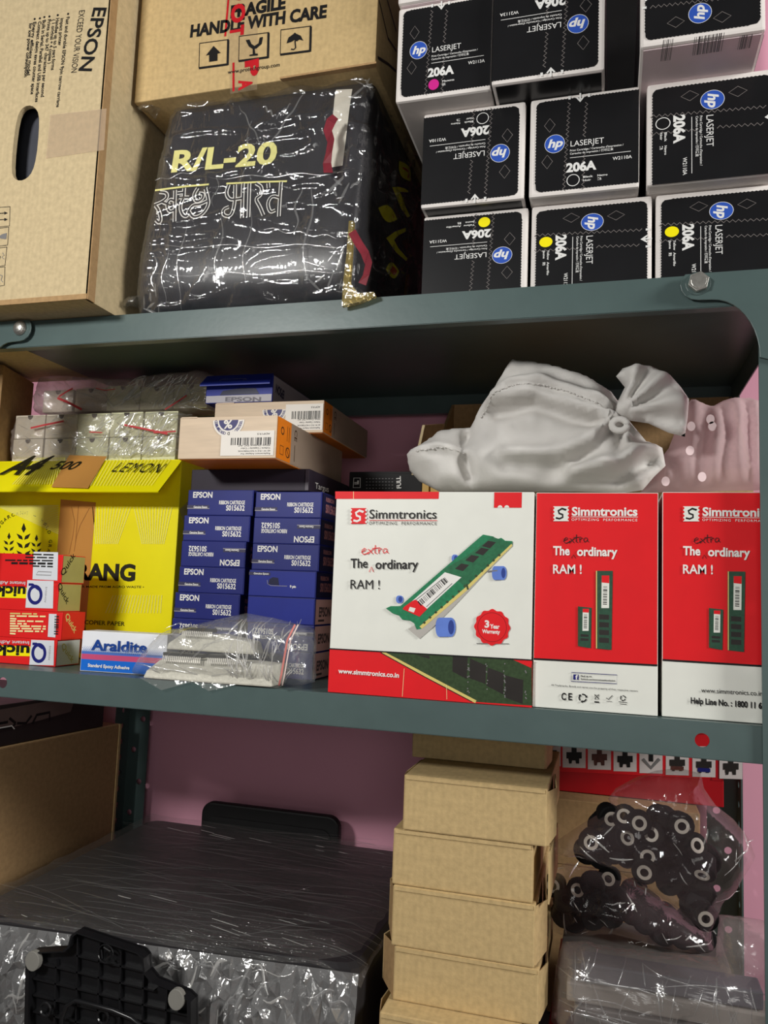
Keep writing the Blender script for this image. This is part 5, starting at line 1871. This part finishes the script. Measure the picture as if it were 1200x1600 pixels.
for k in range(170):
    u0, v0 = ra.random(), ra.random() ** 1.3 * .9
    a = ra.gauss(-.5, .5) if k % 3 else ra.uniform(0, PI); L_ = ra.uniform(.02, .10)
    paths.append(([fr_pt(min(1, max(0, u0 + L_ * (q / 6 - .5) * math.cos(a))), min(1, max(0, v0 + 3.2 * L_ * (q / 6 - .5) * math.sin(a) + .02 * math.sin(q)))) for q in range(7)], Vector((0, -1, 0))))
paths = [p for p in paths if (p[0][0] - p[0][-1]).length > .006]
glint_strips(t, paths[::3], GLINT, .0004, .0016, ra, 'crumple_glint_strips')
glint_strips(t, paths[1::3], GLINTD, .0004, .0012, ra, 'soft_crumple_glint_strips')

# ---- black rounded panel leaning at the wall
a, c = onY(319, 1300, .395), onY(533, 1320, .395)
w_ = c.x - a.x
t = thing('black_panel', 'black round cornered panel standing upright against the pink wall', 'panel', (a.x, .382, ZL))
def rr(w, h, r, tilt):
    pts = [(0, 0), (w, 0)]
    for cx, a0 in ((w - r, 0), (r, PI / 2)):
        for k in range(7):
            al = a0 + PI / 2 * k / 6
            pts.append((cx + r * math.cos(al), h - r + r * math.sin(al) + tilt * 0))
    return pts
htop = onY(420, 1262, .39).z - ZL
mb = MB(); mb.prism([(x, .0, y) for x, y in rr(w_, htop, .018, 0)], (0, .014, 0), M('matte_black_plastic', (16, 15, 16), .55, .1)); mb.build('body', t, bevel=.003)
mb = MB(); mb.prism([(x + .012, -.002, y) for x, y in rr(w_ - .024, htop - .02, .014, 0)], (0, .003, 0), M('matte_black_inset', (20, 19, 20), .6, .1)); mb.build('inset', t)

# ---- ribbed black stand base leaning in front
BPL = M('glossy_black_plastic', (24, 24, 26), .3, .1, spec=.5)
YB0 = -.062
ol = [(36, 1680), (40, 1500), (46, 1489), (98, 1486), (106, 1478), (110, 1462), (118, 1456), (216, 1489), (224, 1498), (226, 1520), (238, 1535), (288, 1556), (298, 1566), (299, 1680)]
base = onY(170, 1680, YB0); base = Vector((base.x, YB0, ZL))
t = thing('stand_base', 'black ribbed plastic stand base with round grey feet, upright before the wrapped appliance', 'stand', base)
def B3(x, y, dy=0.0):
    p = onY(x, y, YB0); return Vector((p.x, YB0 + dy, max(p.z, ZL + .001))) - base
mb = MB(); mb.prism([B3(*p, .010) for p in ol], (0, .004, 0), BPL); mb.build('back_plate', t)
mb = MB()
op = [B3(*p) for p in ol]
cen = sum(op, Vector()) / len(op)
ip = [cen + (p - cen) * .955 for p in op]
n = len(op)
for i in range(n - 1):
    mb.prism([op[i], op[i + 1], ip[i + 1], ip[i]], (0, .012, 0), BPL)
mb.build('rim', t)
def rib(a, c, w=.0008):
    A, C_ = B3(*a, .002), B3(*c, .002)
    d = (C_ - A).normalized(); q = Vector((-d.z, 0, d.x)) * w
    m_ = MB(); m_.prism([A + q + Vector((0, .003, 0)), C_ + q + Vector((0, .003, 0)), C_ - q + Vector((0, .003, 0)), A - q + Vector((0, .003, 0))], (0, .005, 0), BPL); m_.build('rib', t)
for k in range(6):
    y = 1482 + 26 * k
    x0, x1 = (112 if y < 1490 else 46), (224 if y < 1500 else (236 if y < 1525 else 294))
    rib((x0, y + (x0 - 110) * .24 + 14), (x1, y + (x1 - 110) * .24 + 14))
for k, x in enumerate((82, 116, 150, 184, 220, 256)):
    top = 1500 if x < 110 else (1464 + (x - 118) * .33 if x < 222 else 1545)
    rib((x, top + 4), (x - 4, 1640))
FOOT = M('grey_rubber_pad', (126, 124, 118), .7, .05)
for x, y in ((52, 1501), (276, 1561)):
    m_ = MB(); c = B3(x, y, -.002)
    m_.prism([c + Vector((.0082 * math.cos(a), 0, .0095 * math.sin(a))) for a in [2 * PI * k / 20 for k in range(20)]], (0, .006, 0), FOOT)
    plab(m_.build('foot_pad', t, bevel=.0006), 'round grey rubber pad')
m_ = MB(); c = B3(164, 1491, .001)
m_.tube([c + Vector((.0085 * math.cos(a), 0, .0085 * math.sin(a))) for a in [2 * PI * k / 20 for k in range(21)]], .0008, BPL, 6)
for k in range(3):
    a = 2 * PI * k / 3 + .5
    m_.tube([c + Vector((.006 * math.cos(a), 0, .006 * math.sin(a))), c + Vector((.006 * math.cos(a + 1.5), 0, .006 * math.sin(a + 1.5)))], .0009, BPL, 6)
plab(m_.build('recycling_mark', t), 'moulded recycling mark')
m_ = MB()
c = [B3(*p, -.001) for p in [(96, 1660), (98, 1590), (106, 1570), (120, 1562), (178, 1578), (206, 1590), (222, 1602), (228, 1660)]]
m_.tube(c, .0022, BPL, 8)
m_.build('socket_collar', t, smooth=True)
for x, y in ((70, 1578), (160, 1590)):
    m_ = MB(); c = B3(x, y, .001)
    m_.tube([c + Vector((.006 * math.cos(a), 0, .006 * math.sin(a))) for a in [2 * PI * k / 16 for k in range(17)]], .0014, BPL, 6)
    m_.build('screw_boss', t)

# ---- column of small cardboard mailers
def mailer(label, fx, top, bot, y, d, flaps=(), z0=None, z1=None):
    """Front corners by photo x at left/right; z from stacking."""
    x0 = onY(fx[0], (top + bot) / 2, y).x
    x1 = onY(fx[1], (top + bot) / 2, y).x
    t = thing('mailer_box', label, 'box', (x0, y, z0))
    w, h = x1 - x0, z1 - z0
    cbox(w, d, h, CARD, .0016).build('body', t)
    mb = MB(); mb.box((.002, -.0012, h - .004), (w - .002, .001, h - .0006), CARD); mb.build('tuck_edge', t)
    for (side, open_, zz0, zz1) in flaps:
        x = w if side > 0 else 0
        if open_ > .012 and side > 0:          # this flap stands away and leaves a dark gap
            mb = MB(); mb.prism([(x + open_, .004, 0), (x + open_ + .002, .10, .004), (x + open_ + .002, .10, zz1 * h), (x + open_, .004, zz1 * h - .003)], (.0014, 0, 0), CARD); mb.build('side_flap', t)
            continue
        mb = MB()
        s = side
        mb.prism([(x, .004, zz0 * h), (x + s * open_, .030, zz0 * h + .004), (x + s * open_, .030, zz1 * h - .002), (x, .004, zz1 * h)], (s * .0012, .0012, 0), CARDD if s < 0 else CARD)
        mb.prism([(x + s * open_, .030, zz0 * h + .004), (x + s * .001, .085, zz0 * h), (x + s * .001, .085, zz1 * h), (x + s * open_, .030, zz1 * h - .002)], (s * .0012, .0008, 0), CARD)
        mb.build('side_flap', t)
    return t
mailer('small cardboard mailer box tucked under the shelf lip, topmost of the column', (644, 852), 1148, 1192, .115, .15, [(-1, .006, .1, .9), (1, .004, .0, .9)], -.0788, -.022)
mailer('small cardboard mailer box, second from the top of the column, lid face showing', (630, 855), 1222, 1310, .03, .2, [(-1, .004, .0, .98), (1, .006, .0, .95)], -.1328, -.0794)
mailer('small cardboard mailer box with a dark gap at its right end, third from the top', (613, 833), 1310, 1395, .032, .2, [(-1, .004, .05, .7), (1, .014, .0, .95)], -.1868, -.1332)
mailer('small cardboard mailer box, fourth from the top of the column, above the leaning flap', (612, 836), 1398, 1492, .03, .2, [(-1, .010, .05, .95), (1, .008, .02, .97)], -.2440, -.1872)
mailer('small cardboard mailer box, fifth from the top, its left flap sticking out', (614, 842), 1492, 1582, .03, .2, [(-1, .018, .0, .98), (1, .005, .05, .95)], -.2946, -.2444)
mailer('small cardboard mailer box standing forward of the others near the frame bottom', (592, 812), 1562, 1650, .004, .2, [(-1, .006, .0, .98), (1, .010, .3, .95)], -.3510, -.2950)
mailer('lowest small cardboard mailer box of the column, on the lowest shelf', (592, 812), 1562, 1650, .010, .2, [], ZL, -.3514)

# ---- red connector assortment box at the back
t0 = onY(855, 1235, .34); t1 = onY(1131, 1240, .34)
b = Box('assortment_box', 'red box with a row of connector pictures, behind the clear bags', 'box', .2, t1.x, .34, .055, -.150, -.040, M('assortment_red', (178, 26, 34), .35, .06), bev=.001)
P = b.front(lift=.0005)
WP = M('picture_white', (214, 206, 204), .5, .03)
P.ppoly([(846, 1148), (1118, 1148), (1114, 1216), (1100, 1216), (846, 1204)], RED)
P.build('red_band')
P = b.front(lift=.0008)
for k in range(8):
    x = 840 + k * 38.8 + k * k * .25
    s = .10
    P.ppoly([(x, 1166), (x + 36, 1166), (x + 36, 1196 + k * 2.9 + 1), (x, 1196 + k * 2.9)], WP)
P.build('picture_tiles')
P = b.front(lift=.0012)
MBR = M('picture_brown', (90, 54, 48), .5, .2, 200)
for k in range(8):
    x = 840 + k * 38.8 + k * k * .25 + 18; y = 1180 + k * 2.9
    col = (CHIP, BLACK, MBR, BLACK, GREY, CHIP, CHIP, CHIP)[k]
    if k != 4:
        P.ppoly([(x - 12, y - 8), (x - 4, y - 8), (x - 4, y - 16), (x + 4, y - 16), (x + 4, y - 8), (x + 12, y - 8), (x + 12, y + 2), (x + 8, y + 2), (x + 8, y + 10), (x + 3, y + 10), (x + 2, y + 5), (x - 3, y + 5), (x - 4, y + 10), (x - 8, y + 10), (x - 9, y + 2), (x - 12, y + 2)], col)
    else:
        P.pline([(x - 13, y - 6), (x, y + 8), (x + 13, y - 6)], 5, col); P.pline([(x, y - 16), (x, y - 2)], 7, BLACK)
    if k in (5, 6):
        P.ppoly([(x - 10, y + 2), (x + 10, y + 3), (x + 10, y + 9), (x - 10, y + 8)], NAVY if k == 6 else MBR)
P.build('connector_pictures')
P = b.front(lift=.0008)
P.pline([(1112, 1172), (1130, 1173), (1130, 1220), (1112, 1219)], 1.2, M('assortment_dark_red', (120, 16, 22), .4), True)
P.build('hinge_tab')
b = Box('cardboard_carton', 'dim brown carton under the red connector box', 'carton', .22, .400, .30, .09, ZL, -.1510, CARDD, bev=.0015)
mb = MB(); mb.box((.002, -.0008, .18), (b.w - .002, .002, .258), CARDD); mb.build('flap', b.root)
b = Box('flat_box', 'dark red box lying under the clear bag of grey parts', 'box', .238, .425, .055, .22, ZL, -.3100, M('dark_red_board', (134, 20, 30), .4, .08), bev=.001)
mb = MB(); mb.box((.002, -.0006, .004), (b.w - .002, .001, .03), M('dark_red_edge', (104, 14, 22), .4)); mb.build('end_flap', b.root)

b = Box('flat_box', 'dull grey flat box behind the cloudy bag, under the dark bag of rubber feet', 'box', .245, .415, .125, .12, -.3096, -.2700, M('dull_grey_board', (92, 88, 86), .6, .08), bev=.001)
mb = MB(); mb.box((.002, -.0006, .028), (b.w - .002, .001, .030), M('dull_grey_seam', (60, 58, 58), .6)); mb.build('lid_edge', b.root)

# ---- clear bag of flat grey parts
FG = film('cloudy_bag_film', haze=.20, gloss=.08, rough=.12, bump=.6, bscale=40, stretch=(.7, 1, 2), fres=.7, hazecol=(186, 176, 172))
t = thing('plastic_bag', 'cloudy clear bag of flat grey metal parts, bottom right', 'bag', (.33, .12, -.3095))
GM = M('dull_grey_metal', (112, 108, 108), .4, .15, 30, metal=.3)
for k, (x0, x1, z0, z1, y) in enumerate([(.262, .446, -.3085, -.284, .06), (.255, .447, -.283, -.265, .063), (.268, .43, -.264, -.247, .066)]):
    mb = MB(); mb.box((x0 - .33, y - .12, z0 + .3095), (x1 - .33, y - .09, z1 + .3095), (GM, M('pale_grey_strip', (150, 144, 138), .5), M('dark_grey_strip', (88, 86, 96), .5))[k]); plab(mb.build('metal_strip', t, bevel=.002), ('grey metal strip', 'pale grey strip', 'dark grey strip')[k])
out = O([(862, 1600), (864, 1560), (870, 1500), (880, 1462), (920, 1462), (960, 1470), (1040, 1480), (1115, 1486), (1120, 1420), (1150, 1424), (1200, 1432), (1222, 1500), (1222, 1620), (1100, 1622), (1000, 1618), (920, 1610)], .09)
out = [(min(x, .4555), max(z, -.3094)) for x, z in out]
def gfold(x, z, d, s):
    return min(1, d / .01) * (crk(x * .6, z * 1.5, 4, 24, 4) * .006 + .004 * noise.noise(Vector((x * 26, z * 40, 6))))
mb = pillow(out, .075, .034, .028, .03, .006, FG, gfold)
plab(local(mb, t.location).build('plastic_film', t, smooth=True), 'cloudy clear film')
bag_glint_strips(t, mb, 40, -.07, .1, .02, .075, .01, .04, 1.0, 2.0, 77, GLINTD, w0=.0003, w1=.0009)
bag_glint_strips(t, mb, 14, -.06, .1, .02, .075, .05, .12, -.15, .1, 78, GLINTD, w0=.0004, w1=.0012)

# ---- bagged black rubber feet with washer rings
RUB = M('black_rubber', (13, 13, 14), .75, .15, spec=.1)
RNG = M('washer_ring', (178, 170, 160), .45, .1)
def foot(px, py, y, dirv, ring, label, group, r=.0125):
    c = onY(px, py, y)
    d = Vector(dirv).normalized()
    t = thing('rubber_foot', label, 'rubber foot', c, 0, group)
    a = d.orthogonal().normalized(); e = d.cross(a)
    def rg(o_, q, n=18): return [d * o_ + (a * math.cos(2 * PI * k / n) + e * math.sin(2 * PI * k / n)) * q for k in range(n)]
    mb = MB(); mb.rings([rg(-.020, r * .72), rg(-.019, r * .8), rg(-.004, r), rg(-.001, r * .97), rg(0, r * .85), rg(0, r * .3), rg(-.006, r * .28)], RUB)
    mb.build('rubber_body', t, smooth=False)
    if ring:
        mb = MB(); n = 18
        mb.rings([rg(.0002, r * .32), rg(.0008, r * .32), rg(.0008, r * .56), rg(.0002, r * .56)], RNG, caps=False)
        plab(mb.build('washer', t, smooth=False), 'pale washer ring')
    return t
zz = lambda x, y: (820 + x * .3167, 1120 + y * .3167)
G1 = 'rubber feet in the upper clear bag'
LB1 = 'black rubber foot without a ring showing, in the upper clear bag'
ringed = [(427, 503, .3, -.1), (490, 490, -.2, .5), (565, 525, .1, .1), (625, 580, -.4, .3), (775, 540, .1, .0), (327, 620, .0, .0), (505, 598, .5, .5), (605, 690, .1, -.1), (590, 768, -.1, -.1), (850, 635, .6, .4), (875, 780, -.3, -.8), (893, 997, .1, .0)]
for k, (x, y, dx, dz) in enumerate(ringed):
    foot(*zz(x, y), .072 - .003 * (k % 3), (dx, -1, dz), True, 'black rubber foot with a pale ring showing, in the upper clear bag', 'ringed rubber feet in the upper clear bag')
dark = [(370, 550), (440, 570), (700, 520), (650, 500), (720, 600), (560, 640), (430, 650), (680, 650), (760, 660), (820, 700), (700, 730), (520, 690), (640, 760), (780, 760), (840, 850), (720, 820), (880, 900), (800, 880), (380, 690), (300, 660), (900, 720), (860, 930)]
for k, (x, y) in enumerate(dark):
    foot(*zz(x, y), .086 + .005 * (k % 3), (rnd.uniform(-.8, .8), -1, rnd.uniform(-.6, .8)), False, LB1, G1, .0135)
G2 = 'rubber feet in the lower clear bag'
LB2 = 'black rubber foot without a ring showing, in the lower dark bag'
for k, (x, y, g) in enumerate([(412, 800, 1), (260, 855, 1), (140, 835, 1), (330, 830, 0), (200, 900, 0), (280, 930, 0), (360, 920, 0), (450, 900, 0), (530, 870, 0), (520, 960, 0), (430, 980, 0), (620, 940, 0), (600, 1010, 0), (700, 1000, 0), (690, 1060, 0), (780, 1080, 0), (800, 1010, 0), (880, 1090, 0), (340, 1000, 0), (240, 1000, 0), (180, 980, 0)]):
    foot(*zz(x, y), .172 + .005 * (k % 3), (rnd.uniform(-.5, .5), -1, rnd.uniform(-.5, .5)) if not g else (-.2, -1, .1), bool(g), 'black rubber foot with a pale ring showing, in the lower dark bag' if g else LB2, 'ringed rubber feet in the lower clear bag' if g else G2, .0130 if g else .0145)
FR = film('rubber_bag_film', haze=.045, gloss=.04, rough=.08, bump=.6, bscale=45, fres=.5, hazecol=(226, 196, 200))
def bfold(x, z, d, s):
    return min(1, d / .01) * (crk(x, z, 9, 26, 5) * .008 + .004 * noise.noise(Vector((x * 34, z * 34, 2))))
def fbag(label, pts, yc, fr, bk, zmin, mat, base):
    out = O(pts, yc)
    out = [(min(x, .4555), max(z, zmin)) for x, z in out]
    t = thing('plastic_bag', label, 'bag', base)
    mb = pillow(out, yc, fr, bk, .03, .0055, mat, bfold)
    plab(local(mb, base).build('plastic_film', t, smooth=True), 'crinkled clear film')
    bag_glint_strips(t, mb, 45, -.09, .1, -.04, .13, .006, .03, -1.5, 1.5, int(1000 * yc), w0=.0003, w1=.0009)
fbag('clear plastic bag full of ringed rubber feet with a raised empty mouth', [(858, 1322), (872, 1312), (905, 1290), (935, 1272), (958, 1262), (950, 1248), (962, 1232), (990, 1216), (1025, 1204), (1060, 1200), (1095, 1208), (1100, 1232), (1118, 1258), (1146, 1280), (1170, 1310), (1180, 1338), (1165, 1362), (1150, 1390), (1130, 1410), (1118, 1440), (1102, 1466), (1080, 1440), (1040, 1404), (1000, 1380), (950, 1352), (905, 1338), (868, 1334)], .08, .034, .026, -.31, FR, Vector((.33, .105, -.235)))
fbag('dark clear bag of rubber feet below the mouth of the ringed one', [(855, 1440), (862, 1400), (862, 1362), (885, 1348), (940, 1356), (985, 1372), (1030, 1398), (1075, 1430), (1112, 1452), (1117, 1484), (1080, 1486), (1040, 1478), (1000, 1468), (960, 1456), (910, 1460), (868, 1456)], .182, .034, .03, -.31, FR, Vector((.30, .105, -.25)))
